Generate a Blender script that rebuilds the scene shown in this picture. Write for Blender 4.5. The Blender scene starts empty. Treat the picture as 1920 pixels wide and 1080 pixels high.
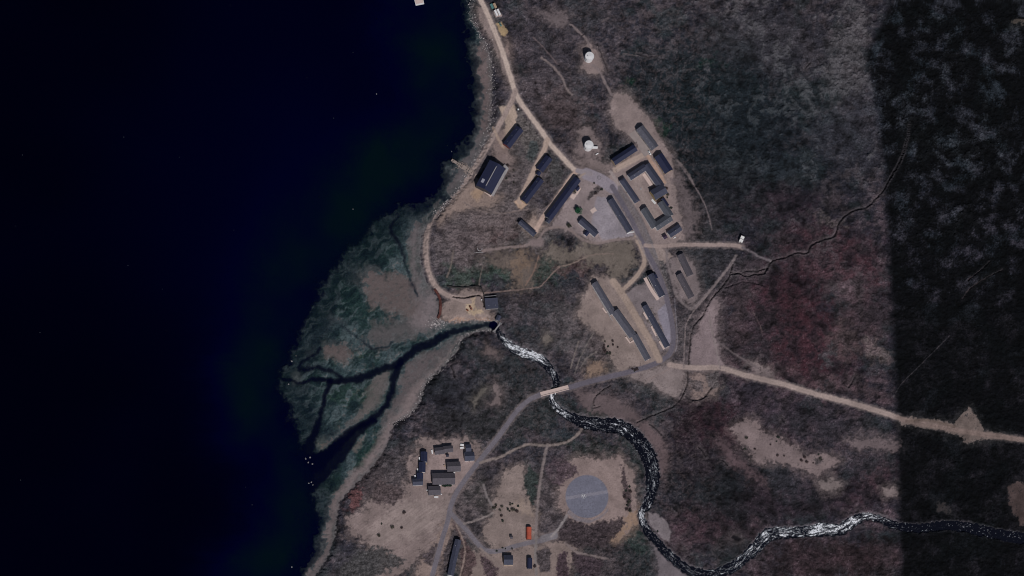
import bpy, math, random
import numpy as np
from mathutils import Vector, Matrix

# ------------------------------------------------------------------ camera, sky, sun, exposure
S = bpy.context.scene
COL = S.collection
W_M = 960.0                                    # metres of ground across the frame (0.5 m per map unit)
CAM = np.array([-0.15 * 3800, -0.26 * 3800, 3800.0])
TGT = np.array([0.0, 0.0, 0.0])
fwd = TGT - CAM; DIST = float(np.linalg.norm(fwd)); fwd = fwd / DIST
rgt = np.cross(fwd, [0, 1, 0]); rgt /= np.linalg.norm(rgt)
upv = np.cross(rgt, fwd)
LENS = 36.0 * DIST / W_M
cam_data = bpy.data.cameras.new('camera'); cam_data.lens = LENS; cam_data.sensor_width = 36.0
cam_data.clip_start = 10.0; cam_data.clip_end = 30000.0
cam = bpy.data.objects.new('camera', cam_data); COL.objects.link(cam)
mw = Matrix(((rgt[0], upv[0], -fwd[0], CAM[0]), (rgt[1], upv[1], -fwd[1], CAM[1]),
             (rgt[2], upv[2], -fwd[2], CAM[2]), (0, 0, 0, 1)))
cam.matrix_world = mw
S.camera = cam

SUN_EL = math.radians(47); SUN_DIR = np.array([0.20, -0.98]) / math.hypot(0.20, 0.98)   # towards the sun, x east y north
world = bpy.data.worlds.new('World'); S.world = world; world.use_nodes = True
nt = world.node_tree; bg = nt.nodes['Background']
sky = nt.nodes.new('ShaderNodeTexSky'); sky.sky_type = 'NISHITA'; sky.sun_disc = False
sky.sun_elevation = SUN_EL; sky.sun_rotation = math.atan2(SUN_DIR[0], SUN_DIR[1])
nt.links.new(sky.outputs[0], bg.inputs[0]); bg.inputs[1].default_value = 0.05
sun = bpy.data.lights.new('sun', 'SUN'); sun.energy = 4.8; sun.angle = math.radians(0.5); sun.color = (1.0, 0.965, 0.945)
so = bpy.data.objects.new('sun', sun); COL.objects.link(so)
sd = Vector((SUN_DIR[0] * math.cos(SUN_EL), SUN_DIR[1] * math.cos(SUN_EL), math.sin(SUN_EL)))
so.rotation_euler = sd.to_track_quat('Z', 'Y').to_euler(); so.location = (100, -600, 700)
S.view_settings.view_transform = 'Standard'; S.view_settings.look = 'None'
S.view_settings.exposure = -0.82; S.view_settings.gamma = 1.0
S.cycles.filter_width = 1.0; S.cycles.max_bounces = 4; S.cycles.diffuse_bounces = 2; S.cycles.transparent_max_bounces = 8

# ------------------------------------------------------------------ map coordinates
def project(P):                                # world points -> map units (1920 wide)
    d = P - CAM
    k = LENS * 1920 / 36.0
    w = d @ fwd
    return 960 + k * (d @ rgt) / w, 540 - k * (d @ upv) / w
def ray(u, v):
    k = LENS * 1920 / 36.0
    return fwd + rgt * ((u - 960) / k) + upv * ((540 - v) / k)
def at_z(u, v, z):
    r = ray(u, v); t = (z - CAM[2]) / r[2]
    return CAM + r * t

# ------------------------------------------------------------------ noise
_rng = np.random.RandomState(7)
PERM = _rng.permutation(1024); PERM = np.concatenate([PERM, PERM, PERM])
_ga = _rng.rand(1024) * 2 * np.pi; GX = np.cos(_ga).astype(np.float32); GY = np.sin(_ga).astype(np.float32)
def vnoise(x, y, seed=0):                      # gradient noise, about -1..1
    xi = np.floor(x).astype(np.int64); yi = np.floor(y).astype(np.int64)
    fx = (x - xi).astype(np.float32); fy = (y - yi).astype(np.float32)
    sx = fx * fx * fx * (fx * (fx * 6 - 15) + 10); sy = fy * fy * fy * (fy * (fy * 6 - 15) + 10)
    def h(a, b, dx, dy):
        k = PERM[(PERM[(a + seed * 131) & 1023] + b + seed * 57) & 1023]
        return GX[k] * dx + GY[k] * dy
    a = h(xi, yi, fx, fy); b = h(xi + 1, yi, fx - 1, fy); c = h(xi, yi + 1, fx, fy - 1); d = h(xi + 1, yi + 1, fx - 1, fy - 1)
    return 1.5 * ((a + (b - a) * sx) * (1 - sy) + (c + (d - c) * sx) * sy)
def fbm(x, y, scale, octv=4, seed=0, gain=0.5, rot=0.6):
    s = 0; amp = 1; tot = 0; X = x / scale; Y = y / scale
    c, sn = math.cos(rot), math.sin(rot)
    for o in range(octv):
        s = s + amp * vnoise(X, Y, seed + o * 3); tot += amp; amp *= gain
        X, Y = (X * c - Y * sn) * 2.03 + 11.3, (X * sn + Y * c) * 2.03 + 5.7
    return 1.45 * s / tot
def ridged(x, y, scale, octv=4, seed=0):
    s = 0; amp = 1; tot = 0; X = x / scale; Y = y / scale
    for o in range(octv):
        s = s + amp * (1 - np.abs(vnoise(X, Y, seed + o * 3)) * 2); tot += amp; amp *= 0.55
        X, Y = (X * .82 - Y * .57) * 2.1 + 3.1, (X * .57 + Y * .82) * 2.1 + 9.7
    return s / tot
def sm(a, b, x):
    t = np.clip((x - a) / (b - a), 0, 1); return t * t * (3 - 2 * t)
def lin(c):
    c = np.array(c, dtype=float) / 255.0
    return np.where(c <= 0.04045, c / 12.92, ((c + 0.055) / 1.055) ** 2.4)

def catmull(pts, step=3.0):
    P = np.array(pts, float); out = []
    n = len(P)
    for i in range(n - 1):
        p0 = P[max(i - 1, 0)]; p1 = P[i]; p2 = P[i + 1]; p3 = P[min(i + 2, n - 1)]
        m = max(2, int(np.hypot(*(p2 - p1)[:2]) / step))
        if m > 60: m = 60
        for k in range(m):
            t = k / m
            out.append(0.5 * ((2 * p1) + (-p0 + p2) * t + (2 * p0 - 5 * p1 + 4 * p2 - p3) * t * t + (-p0 + 3 * p1 - 3 * p2 + p3) * t ** 3))
    out.append(P[-1]); return np.array(out)

# ------------------------------------------------------------------ traced map data (map units)
COAST_DEEP = [(900,-3000),(862,-40),(866,20),(876,60),(881,100),(885,150),(890,190),(891,220),(885,248),(872,268),(852,288),(838,305),(831,330),(829,348),(815,368),(797,384),(782,391),(766,388),(752,380),(742,392),(731,404),(715,415),(705,430),(690,448),(672,463),(655,485),(640,505),(620,525),(604,555),(598,585),(580,615),(562,650),(545,690),(538,715),(545,745),(556,780),(572,812),(580,850),(586,885),(597,905),(602,930),(600,960),(597,1000),(585,1040),(566,1075),(540,1110),(300,1900),(0,4000)]
COAST_DRY = [(925,-3000),(872,-40),(882,10),(889,42),(901,64),(914,87),(922,120),(923,160),(922,200),(921,235),(914,258),(904,278),(894,298),(882,320),(868,345),(850,368),(833,387),(818,402),(803,422),(792,440),(790,465),(790,492),(797,520),(808,540),(818,556),(822,580),(822,600),(850,604),(888,600),(925,602),(935,607),(924,620),(905,620),(885,626),(870,632),(855,660),(832,688),(812,706),(797,722),(788,753),(770,778),(739,795),(735,807),(726,832),(713,856),(697,878),(675,900),(655,920),(637,942),(632,968),(629,1003),(617,1038),(592,1078),(570,1120),(340,1900),(60,4000)]
ROADS = [ # pts, width, sRGB, kind
 ([(890,-60),(898,-10),(912,22),(928,60),(943,100),(956,140),(968,178),(985,205),(1010,238),(1030,268),(1050,290),(1070,312),(1082,322)],9,(163,146,135),'t'),
 ([(966,170),(960,188),(948,212),(932,242),(914,275),(897,303),(880,330),(864,350),(842,371),(818,396),(804,425),(799,455),(800,490),(807,518),(820,540),(838,553),(860,560),(880,566)],9.5,(136,120,113),'t'),
 ([(1026,262),(1020,282),(1005,312),(988,348),(974,378)],10,(150,131,119),'t'),
 ([(1080,322),(1062,345),(1040,378),(1018,408),(1004,432)],9,(158,136,124),'t'),
 ([(1100,326),(1128,338),(1148,352)],22,(128,119,124),'a'),
 ([(1083,320),(1108,326)],9,(132,122,124),'a'),
 ([(1148,350),(1165,378),(1183,410),(1196,438),(1212,470),(1227,498),(1241,530),(1250,560),(1257,590),(1262,620),(1262,645),(1255,664),(1240,676),(1215,687),(1180,697),(1140,707),(1100,717),(1066,727),(1040,733),(1013,740)],9.5,(92,86,93),'a'),
 ([(1013,740),(992,750),(970,770),(950,797),(930,825),(910,850),(890,875),(870,902),(855,925),(845,950),(840,975),(830,1008),(819,1048),(808,1090),(795,1150)],9,(100,94,99),'a'),
 ([(845,962),(860,978),(880,1000),(898,1022),(915,1033),(938,1033),(962,1025),(990,1018),(1018,1013),(1034,1007)],8.5,(103,97,101),'a'),
 ([(1018,1010),(1040,1004)],13,(108,102,104),'a'),
 ([(1034,1006),(1048,990),(1063,966)],4.5,(130,122,120),'t'),
 ([(1092,802),(1085,812),(1070,825),(1050,832),(1020,835),(995,833),(975,838),(955,848),(938,857),(915,863),(900,868)],5,(120,108,102),'t'),
 ([(1026,836),(1019,868),(1012,910),(1007,960),(1005,1005)],5,(116,105,102),'t'),
 ([(1255,684),(1280,688),(1310,690),(1350,690),(1400,704),(1470,721),(1530,739),(1600,757),(1660,775),(1700,788),(1760,800),(1820,811),(1870,818),(1930,826),(2100,845)],10,(140,124,117),'t'),
 ([(1210,460),(1240,462),(1270,459),(1320,459),(1375,460),(1392,464)],7.5,(134,118,112),'t'),
 ([(1392,464),(1408,472),(1425,482),(1446,489)],4,(96,88,90),'t'),
 ([(1192,445),(1204,470),(1208,492),(1198,512),(1182,530),(1168,543)],8,(140,123,112),'t'),
 ([(1150,528),(1166,550),(1183,578),(1203,612),(1222,645),(1236,675)],13,(138,121,110),'t'),
 ([(1250,470),(1252,495),(1262,530),(1268,553),(1285,572),(1300,578),(1322,556),(1345,528),(1366,502),(1380,480)],5,(108,98,97),'t'),
 ([(1110,122),(1122,130),(1133,152),(1147,178)],4.5,(112,100,98),'t'),
 ([(905,470),(950,464),(990,460),(1010,448),(1022,432),(1045,426),(1070,432),(1090,448),(1120,456),(1160,449),(1195,447)],5,(118,104,100),'t'),
 ([(1000,455),(1012,455)],14,(112,99,97),'t'),
 ([(1085,60),(1070,45),(1100,75),(1106,98)],4,(110,98,96),'t'),
 ([(1053,145),(1040,128),(1015,108)],4,(110,98,95),'t'),([(1055,148),(1062,165),(1072,178)],4,(112,100,97),'t'),
 ([(870,982),(895,975),(925,962)],3.5,(118,108,104),'t'),
 ([(906,908),(915,935),(928,955)],4,(110,102,100),'t'),
 ([(1068,605),(1075,640),(1085,655)],0.1,(100,90,88),'t'),
 ([(1085,640),(1078,662),(1070,690)],2.5,(104,95,90),'t'),([(1112,625),(1096,655),(1086,675),(1078,700)],2.2,(100,92,88),'t'),([(1118,660),(1100,672),(1088,690)],2.2,(100,92,88),'t'),
 ([(1045,500),(1070,495),(1110,478),(1150,476)],2.5,(112,98,90),'t'),
 ([(900,550),(1000,540),(1020,530),(1038,510),(1050,500)],2.5,(108,92,86),'t'),
 ([(1282,690),(1284,640),(1290,600),(1330,548),(1370,498)],2.2,(112,100,98),'t'),
 ([(1350,690),(1342,650),(1333,610),(1330,590)],4,(118,106,104),'t'),
 ([(1380,800),(1400,840)],0.1,(120,108,103),'t'),
 ([(1700,790),(1740,788),(1790,800)],5,(120,106,98),'t'),
 ([(1170,100),(1200,104),(1235,103),(1265,97),(1300,97),(1335,95),(1370,92)],4,(86,78,78),'t'),
 ([(1130,40),(1150,28),(1180,22),(1200,8)],5,(80,72,73),'t'),
 ([(1675,745),(1690,720),(1720,690),(1745,665),(1780,630)],1.5,(70,66,68),'t'),
 ([(1676,545),(1480,500),(1490,530)],0.1,(80,70,72),'t'),
 ([(1300,250),(1330,300),(1360,350),(1400,440),(1420,470)],0.1,(84,76,78),'t'),
 ([(1215,310),(1260,300)],0.1,(100,90,90),'t'),
 ([(1260,290),(1290,330),(1320,380),(1335,430)],2.2,(98,88,88),'t'),
]
# dirt / sand / bare-ground patches: polygon, sRGB, softness, warp, veg left
SAND = (124,110,106)
PATCH = [
 ([(1148,176),(1165,172),(1186,183),(1205,212),(1224,232),(1240,262),(1258,290),(1262,315),(1266,350),(1272,395),(1282,425),(1285,450),(1240,462),(1196,455),(1150,352),(1142,330),(1155,312),(1190,290),(1198,275),(1178,255),(1155,240),(1143,210)],(122,108,104),3,3),
 ([(1086,326),(1108,333),(1138,352),(1155,375),(1188,440),(1150,452),(1110,455),(1078,436),(1052,428),(1030,428),(1048,400),(1072,362)],(124,111,109),3,3),
 ([(1118,368),(1150,372),(1175,415),(1188,443),(1130,450),(1108,420)],(128,120,124),3,1),
 ([(1112,518),(1150,522),(1168,548),(1205,610),(1240,670),(1215,686),(1175,696),(1158,696),(1148,678),(1138,655),(1125,628),(1095,605),(1084,590),(1092,560),(1104,540)],(122,108,102),3,5),
 ([(1172,550),(1195,535),(1215,530),(1248,560),(1258,620),(1258,655),(1238,660),(1215,620),(1190,580)],(112,102,102),3,2),
 ([(1232,585),(1250,565),(1256,600),(1259,640),(1252,650)],(118,112,120),2,1),
 ([(1200,452),(1245,465),(1262,480),(1240,500),(1226,490)],(126,112,106),3,2),
 ([(1165,700),(1250,684),(1285,690),(1282,720),(1270,745),(1245,735),(1225,722),(1195,712)],(118,106,103),4,5),
 ([(1292,680),(1296,640),(1312,600),(1335,556),(1348,560),(1345,620),(1352,665),(1362,690),(1300,694)],(116,102,102),4,5),
 ([(1290,705),(1330,700),(1345,720),(1335,740),(1300,745)],(118,102,96),5,6),
 ([(1400,680),(1420,675),(1440,690),(1455,705),(1430,710)],(108,96,94),4,5),
 ([(1370,798),(1395,786),(1418,785),(1430,808),(1470,830),(1510,850),(1545,850),(1575,862),(1560,880),(1532,893),(1505,885),(1480,872),(1445,868),(1410,862),(1392,840),(1378,815)],(112,98,96),3,6),
 ([(1535,905),(1560,898),(1578,908),(1570,920),(1545,922)],(108,97,94),4,5),
 ([(1655,918),(1680,912),(1682,925),(1660,932)],(112,100,97),3,4),
 ([(1588,822),(1620,815),(1690,828),(1688,842),(1640,842),(1600,838)],(98,86,86),6,8),
 ([(1690,782),(1740,784),(1790,792),(1798,780),(1818,764),(1834,785),(1845,808),(1880,812),(1900,820),(1830,828),(1812,832),(1795,815),(1740,804),(1690,796)],(124,112,106),2,4),
 ([(1887,916),(1900,908),(1960,905),(1960,1000),(1915,985),(1902,965),(1890,945)],(84,72,70),2,4),
 ([(1895,25),(1915,15),(1935,40),(1925,50),(1898,44)],(86,80,74),4,5),
 ([(1750,940),(1775,945),(1785,965),(1760,958)],(66,62,62),4,5),
 ([(1215,960),(1232,962),(1250,978),(1257,995),(1255,1015),(1240,1008),(1225,990),(1214,972)],(112,103,104),2,2),
 ([(1218,1008),(1232,1022),(1262,1052),(1290,1075),(1300,1100),(1235,1100),(1232,1050)],(98,90,92),4,5),
 ([(1062,868),(1085,857),(1120,858),(1145,862),(1160,850),(1172,868),(1186,888),(1190,925),(1195,955),(1198,975),(1180,1000),(1160,1010),(1150,995),(1140,975),(1105,985),(1075,975),(1050,950),(1048,920),(1055,895)],(124,108,103),2.5,5),
 ([(1180,962),(1197,955),(1200,975),(1185,992),(1150,1015),(1140,1005),(1165,988)],(126,105,90),4,6),
 ([(950,880),(978,875),(982,900),(988,940),(1003,960),(1003,1015),(960,1028),(930,1032),(912,1018),(898,1000),(925,965),(928,940),(934,915)],(120,106,100),3,6),
 ([(972,930),(992,945),(1000,965),(985,970),(965,955)],(130,114,104),6,8),
 ([(880,1030),(915,1038),(965,1030),(1010,1020),(1060,1010),(1085,1030),(1050,1100),(1000,1100),(880,1100),(860,1060)],(116,102,96),3,6),
 ([(845,960),(848,985),(842,1010),(828,1050),(818,1100),(770,1100),(790,1060),(815,1000)],(120,104,97),4,6),
 ([(775,845),(800,825),(880,822),(900,845),(890,870),(850,925),(840,962),(815,1015),(770,1060),(735,1090),(700,1095),(712,1050),(690,1020),(655,1000),(648,975),(680,960),(700,935),(730,950),(755,930),(765,895),(770,870)],(116,102,98),5,9),
 ([(805,850),(862,845),(890,850),(885,880),(850,925),(815,925),(800,900)],(128,112,108),4,3),
 ([(770,935),(815,935),(845,940),(838,970),(800,1000),(760,1010),(700,1030),(680,1000),(720,965)],(126,112,107),9,10),
 ([(935,200),(965,196),(972,235),(945,280),(955,290),(945,285),(932,268),(948,235)],(150,132,118),2.5,1.5),
 ([(860,345),(895,335),(910,365),(940,370),(925,385),(880,392),(850,400),(820,420),(835,395)],(122,106,98),5,5),
 ([(906,362),(892,350),(880,365),(895,378)],(140,118,100),4,3),
 ([(1000,405),(1020,425),(1000,440),(985,425)],(138,120,110),4,3),
 ([(963,378),(974,372),(990,384),(976,395)],(160,136,118),2,1),
 ([(925,250),(945,240),(955,290),(965,300),(940,320),(925,290)],(115,100,95),5,4),
 ([(1090,92),(1105,82),(1120,95),(1132,130),(1122,140),(1105,136),(1092,125)],(118,104,100),3,4),
 ([(1085,245),(1110,240),(1130,262),(1130,290),(1105,300),(1080,285)],(104,92,90),6,6),
 ([(1078,295),(1120,300),(1150,312),(1140,325),(1105,318),(1080,312)],(112,99,96),5,5),
 ([(895,10),(910,15),(925,45),(945,90),(965,150),(955,160),(935,110),(915,65),(900,40)],(120,106,101),4,3),
 ([(925,22),(932,15),(942,30),(930,33)],(150,134,128),1.5,0.5),
 ([(930,45),(940,42),(952,58),(948,68),(940,66)],(150,128,98),2,1.5),
 ([(948,70),(956,90),(956,105),(945,95)],(118,102,96),4,3),
 ([(868,545),(910,548),(918,560),(916,585),(925,600),(880,600),(840,605),(825,590),(838,565)],(118,104,98),4,4),
 ([(872,565),(890,558),(888,580),(905,580),(905,590),(875,588)],(160,140,118),3,4),
 ([(830,602),(870,596),(905,596),(925,602),(905,606),(870,606),(838,611)],(132,109,96),3,3),
 ([(950,290),(962,310),(945,330),(930,300)],(110,96,92),6,5),
 ([(905,485),(930,470),(1000,478),(1010,500),(1000,540),(960,545),(955,500)],(88,78,72),10,12),
 ([(1010,470),(1080,460),(1150,455),(1185,450),(1200,490),(1180,515),(1150,520),(1140,500),(1090,490),(1040,490)],(96,87,80),9,12),
 ([(968,478),(990,476),(984,505),(972,535),(963,520)],(104,88,76),10,14),
 ([(1255,490),(1275,475),(1300,495),(1312,545),(1300,572),(1275,560),(1262,525)],(110,99,98),4,3),
 ([(1262,315),(1278,330),(1300,385),(1305,440),(1285,450),(1275,400)],(90,80,80),10,10),
 ([(940,735),(935,720),(925,715),(928,745),(915,755),(940,760)],(104,92,90),4,5),
 ([(905,725),(915,727),(900,745),(888,765),(885,750)],(92,86,80),4,4),
 ([(910,640),(930,655),(932,672),(908,665)],(92,80,78),6,6),
 ([(1022,625),(1034,632),(1028,648),(1018,640)],(96,88,82),4,5),
 ([(1105,682),(1125,680),(1135,692),(1120,700),(1098,702)],(120,101,88),5,6),
 ([(1080,730),(1130,735),(1180,760),(1200,790),(1170,790),(1120,775),(1095,765)],(88,76,76),6,6),
 ([(1180,780),(1215,790),(1245,830),(1250,880),(1238,900),(1230,850),(1210,815)],(92,78,78),6,6),
 ([(1010,25),(1040,20),(1070,30),(1055,50),(1035,40)],(94,84,84),6,8),
 ([(1345,820),(1370,840),(1400,880),(1440,910),(1400,890),(1360,860)],(78,64,66),8,8),
]
# soft colour regions over the heath: u,v,ru,rv,angle,colour,strength
BLOBS = [
 (1330,200,150,130,20,(32,38,42),.85),(1250,140,90,60,0,(32,36,40),.7),(1370,330,120,80,20,(36,36,40),.7),(1300,420,50,60,0,(58,52,52),.4),
 (1180,160,20,14,0,(22,44,36),.9),(1325,118,22,16,0,(22,42,38),.8),(1240,240,14,14,0,(24,46,38),.9),
 (1400,60,90,60,0,(62,58,62),.6),(1480,90,80,70,0,(60,55,60),.6),(1585,110,46,110,10,(76,70,72),.75),(1630,240,36,90,0,(66,62,68),.6),(1570,250,60,60,30,(64,60,66),.6),
 (1520,180,60,40,0,(34,42,44),.6),(1410,240,110,60,-10,(38,40,46),.6),(1470,310,60,30,0,(52,52,58),.5),(1450,380,100,40,0,(50,34,40),.6),
 (1560,490,130,70,20,(60,40,44),.9),(1450,560,100,70,0,(54,35,40),.9),(1500,640,130,90,20,(57,35,40),.9),(1430,600,60,40,0,(44,42,46),.5),(1590,540,40,30,0,(84,74,76),.8),
 (1620,600,60,60,0,(56,46,48),.6),(1580,640,30,40,0,(78,66,66),.7),(1555,670,16,20,0,(76,76,78),.6),(1640,660,30,18,30,(96,86,84),.8),(1560,420,25,14,0,(90,80,78),.7),
 (1380,540,40,60,0,(70,62,64),.5),(1400,640,60,60,30,(60,54,58),.5),(1360,690,50,30,20,(66,52,56),.6),(1470,700,120,18,14,(72,58,60),.7),(1590,730,90,22,14,(80,66,68),.7),
 (1440,770,120,40,14,(56,48,54),.6),(1560,800,110,40,10,(54,50,54),.6),(1330,800,70,60,0,(50,30,36),.85),(1290,780,40,40,0,(42,32,36),.6),(1350,920,110,80,0,(36,38,42),.85),(1290,860,60,50,0,(40,32,38),.7),
 (1300,990,70,50,0,(62,42,48),.7),(1400,1000,60,30,0,(56,44,48),.6),(1380,1030,60,30,0,(42,46,46),.5),(1420,950,80,40,0,(38,36,40),.7),(1500,930,120,50,0,(44,36,42),.7),(1430,830,60,40,0,(56,44,48),.5),
 (1530,1050,120,50,0,(46,36,38),.8),(1640,1050,80,50,0,(56,44,46),.6),(1640,900,60,60,0,(58,42,46),.6),(1600,870,60,30,0,(52,52,56),.6),(1480,900,60,40,20,(50,52,56),.5),
 (890,510,60,28,-20,(52,59,54),.95),(932,497,28,26,-40,(47,58,52),.95),(1022,508,46,28,-25,(52,59,54),.95),(868,518,34,24,0,(52,59,54),.9),(1055,475,28,16,-30,(60,62,54),.6),
 (1000,560,80,22,0,(52,46,48),.7),(1040,575,60,12,0,(34,38,40),.8),(1020,590,70,30,0,(52,50,52),.5),(1090,540,40,24,20,(48,46,52),.7),(1075,500,50,10,-15,(84,64,64),.7),
 (880,450,70,60,0,(92,80,80),.75),(960,400,70,40,0,(96,86,84),.6),(980,450,60,20,0,(98,88,86),.6),(830,470,24,40,0,(86,78,78),.5),(890,395,60,30,0,(78,70,70),.5),(930,430,50,40,0,(80,66,64),.6),(940,445,40,10,-10,(66,48,48),.6),(1060,620,70,40,20,(60,58,60),.6),
 (870,740,90,60,-20,(46,44,50),.8),(960,700,60,40,0,(40,44,46),.7),(850,790,70,30,0,(42,40,42),.8),(900,660,40,30,0,(40,44,46),.7),(1000,640,50,30,20,(44,46,48),.6),(980,760,70,50,0,(44,46,46),.6),(930,800,60,40,0,(46,46,46),.6),
 (1060,760,40,20,30,(36,44,44),.6),(1120,778,40,14,10,(24,42,38),.9),(1150,750,60,30,20,(60,54,58),.6),(1230,745,40,22,30,(44,46,48),.8),(1200,725,40,14,10,(50,50,52),.7),
 (1000,900,40,70,0,(56,54,56),.5),(900,920,36,46,0,(54,50,50),.6),(898,920,16,30,10,(36,40,38),.8),(992,900,14,30,0,(42,50,46),.8),(1030,920,24,80,0,(60,54,58),.7),(1045,880,20,20,0,(68,54,60),.7),
 (1110,840,60,20,0,(40,44,42),.8),(1190,860,24,60,10,(42,46,46),.9),(1200,930,12,50,0,(46,50,52),.8),(1140,1040,90,50,0,(56,50,50),.6),(1120,1000,60,14,-10,(54,48,50),.8),(1190,1010,30,30,0,(34,46,42),.8),(1200,1050,40,30,0,(40,44,46),.7),
 (1060,1050,40,40,0,(58,50,52),.6),(690,900,60,50,-40,(72,60,60),.5),(720,930,40,30,0,(66,56,56),.6),(665,945,20,16,0,(84,56,56),.6),(740,870,50,40,-30,(56,52,54),.6),(700,1050,90,30,-20,(64,60,58),.6),(655,1050,40,30,0,(60,56,60),.7),
 (1020,180,80,70,0,(70,62,64),.6),(1000,60,60,60,0,(56,50,54),.7),(1060,130,80,60,0,(60,54,58),.6),(1060,210,60,40,30,(80,66,66),.6),(1100,30,80,40,0,(50,46,50),.7),
 (985,285,40,50,30,(62,60,60),.7),(1040,325,30,40,30,(68,62,62),.7),(1000,240,40,20,0,(78,70,70),.6),(960,350,40,60,30,(82,74,74),.6),
 (1320,490,50,60,30,(60,58,60),.6),(1290,450,60,20,0,(66,60,60),.5),(1280,640,14,60,0,(58,56,60),.8),(1340,480,80,30,20,(50,48,52),.6),(1300,560,20,30,30,(70,62,64),.5),
 (1410,500,60,20,0,(66,60,62),.5),(1380,620,30,60,0,(70,58,60),.6),(1090,690,30,10,0,(60,56,58),.6),(1230,560,10,30,-20,(80,74,72),.5),
]
# dark cuts, gullies and streams: pts, width, depth, darken
CUTS = [
 ([(1960,-20),(1914,8),(1885,27),(1877,54),(1871,64),(1844,74),(1814,92),(1787,106),(1772,128),(1760,146),(1745,170),(1733,187),(1720,203),(1709,217),(1704,235),(1703,252),(1698,270),(1694,287),(1686,305),(1676,323),(1666,340),(1657,356),(1642,373),(1625,388),(1603,394),(1584,405),(1572,420),(1565,442),(1545,449),(1522,459),(1516,472),(1508,475),(1492,474),(1473,482),(1449,489),(1440,500),(1432,513),(1415,514),(1400,518),(1385,512),(1372,514)],2.0,1.6,.85),
 ([(1374,495),(1370,510),(1366,520),(1352,540),(1340,553),(1327,572),(1318,592),(1306,604),(1297,622),(1294,645),(1292,665),(1291,682)],1.7,1.5,.8),
 ([(1290,697),(1288,722),(1278,745),(1265,760),(1240,772),(1215,782),(1194,792)],1.7,1.3,.7),
 ([(1335,725),(1320,745),(1300,750),(1285,742)],2.2,1.4,.6),
 ([(1372,510),(1385,513),(1400,508),(1420,508),(1440,502)],1.8,1.2,.6),
 ([(1360,540),(1380,532),(1400,528),(1430,535)],1.6,1.0,.5),
 ([(1310,838),(1318,846),(1323,856)],2,1.2,.7),([(1355,862),(1364,872)],2,1.2,.7),([(1218,795),(1232,805),(1240,815)],2,1.2,.7),
 ([(1115,760),(1112,752),(1120,740),(1132,730),(1145,722)],1.8,1.2,.6),([(1110,765),(1125,762)],1.8,1,.6),
 ([(1400,1075)],1,0,0) if False else ([(1500,1015),(1510,1035),(1520,1050),(1530,1080)],1.3,.7,.5),
 ([(1660,965),(1668,950),(1675,935)],1.3,.6,.5),
 ([(846,684),(850,695),(852,706)],2.5,1.8,.8),([(870,770),(866,785),(862,800)],1.6,1,.5),
 ([(850,556),(870,558),(885,555),(898,553),(905,560),(908,575)],1.8,2.2,.8),
 ([(1592,725),(1604,706)],2.2,1.2,.7),([(1466,785),(1470,790)],2.6,1.2,.8),([(1376,1006),(1384,1010)],6,1.6,.9),
 ([(1120,80),(1125,95),(1133,115),(1140,135)],1.8,1.2,.6),([(1090,68),(1100,58)],1.5,1,.5),
 ([(928,75),(934,90),(938,110)],1.4,.6,.3),([(925,1060),(930,1075)],1,.4,.2),
 ([(1550,130),(1545,120),(1560,115)],2,1.2,.5),([(1560,135),(1566,122),(1572,115)],1.8,1.2,.5),([(1510,128),(1525,110)],1.8,1.2,.5),
 ([(1880,505),(1850,520),(1820,540),(1805,560)],2,1.2,.4),([(1855,490),(1840,505),(1815,525)],2.2,1.2,.4),
 ([(1195,100),(1215,106),(1235,104)],2,1,.5),
]
for (px, py) in [(1425,55),(1440,62),(1460,50),(1430,70),(1480,60),(1450,88),(1470,80),(1495,70),(1410,80),(1530,70),(1540,55),(1320,60),(1335,40),(1350,70),(1365,52),(1380,40),(1400,30),(1345,85),(1390,62)]:
    CUTS.append(([(px - 6, py + 2), (px, py - 1), (px + 6, py - 4)], 1.6, .9, .4))
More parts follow.
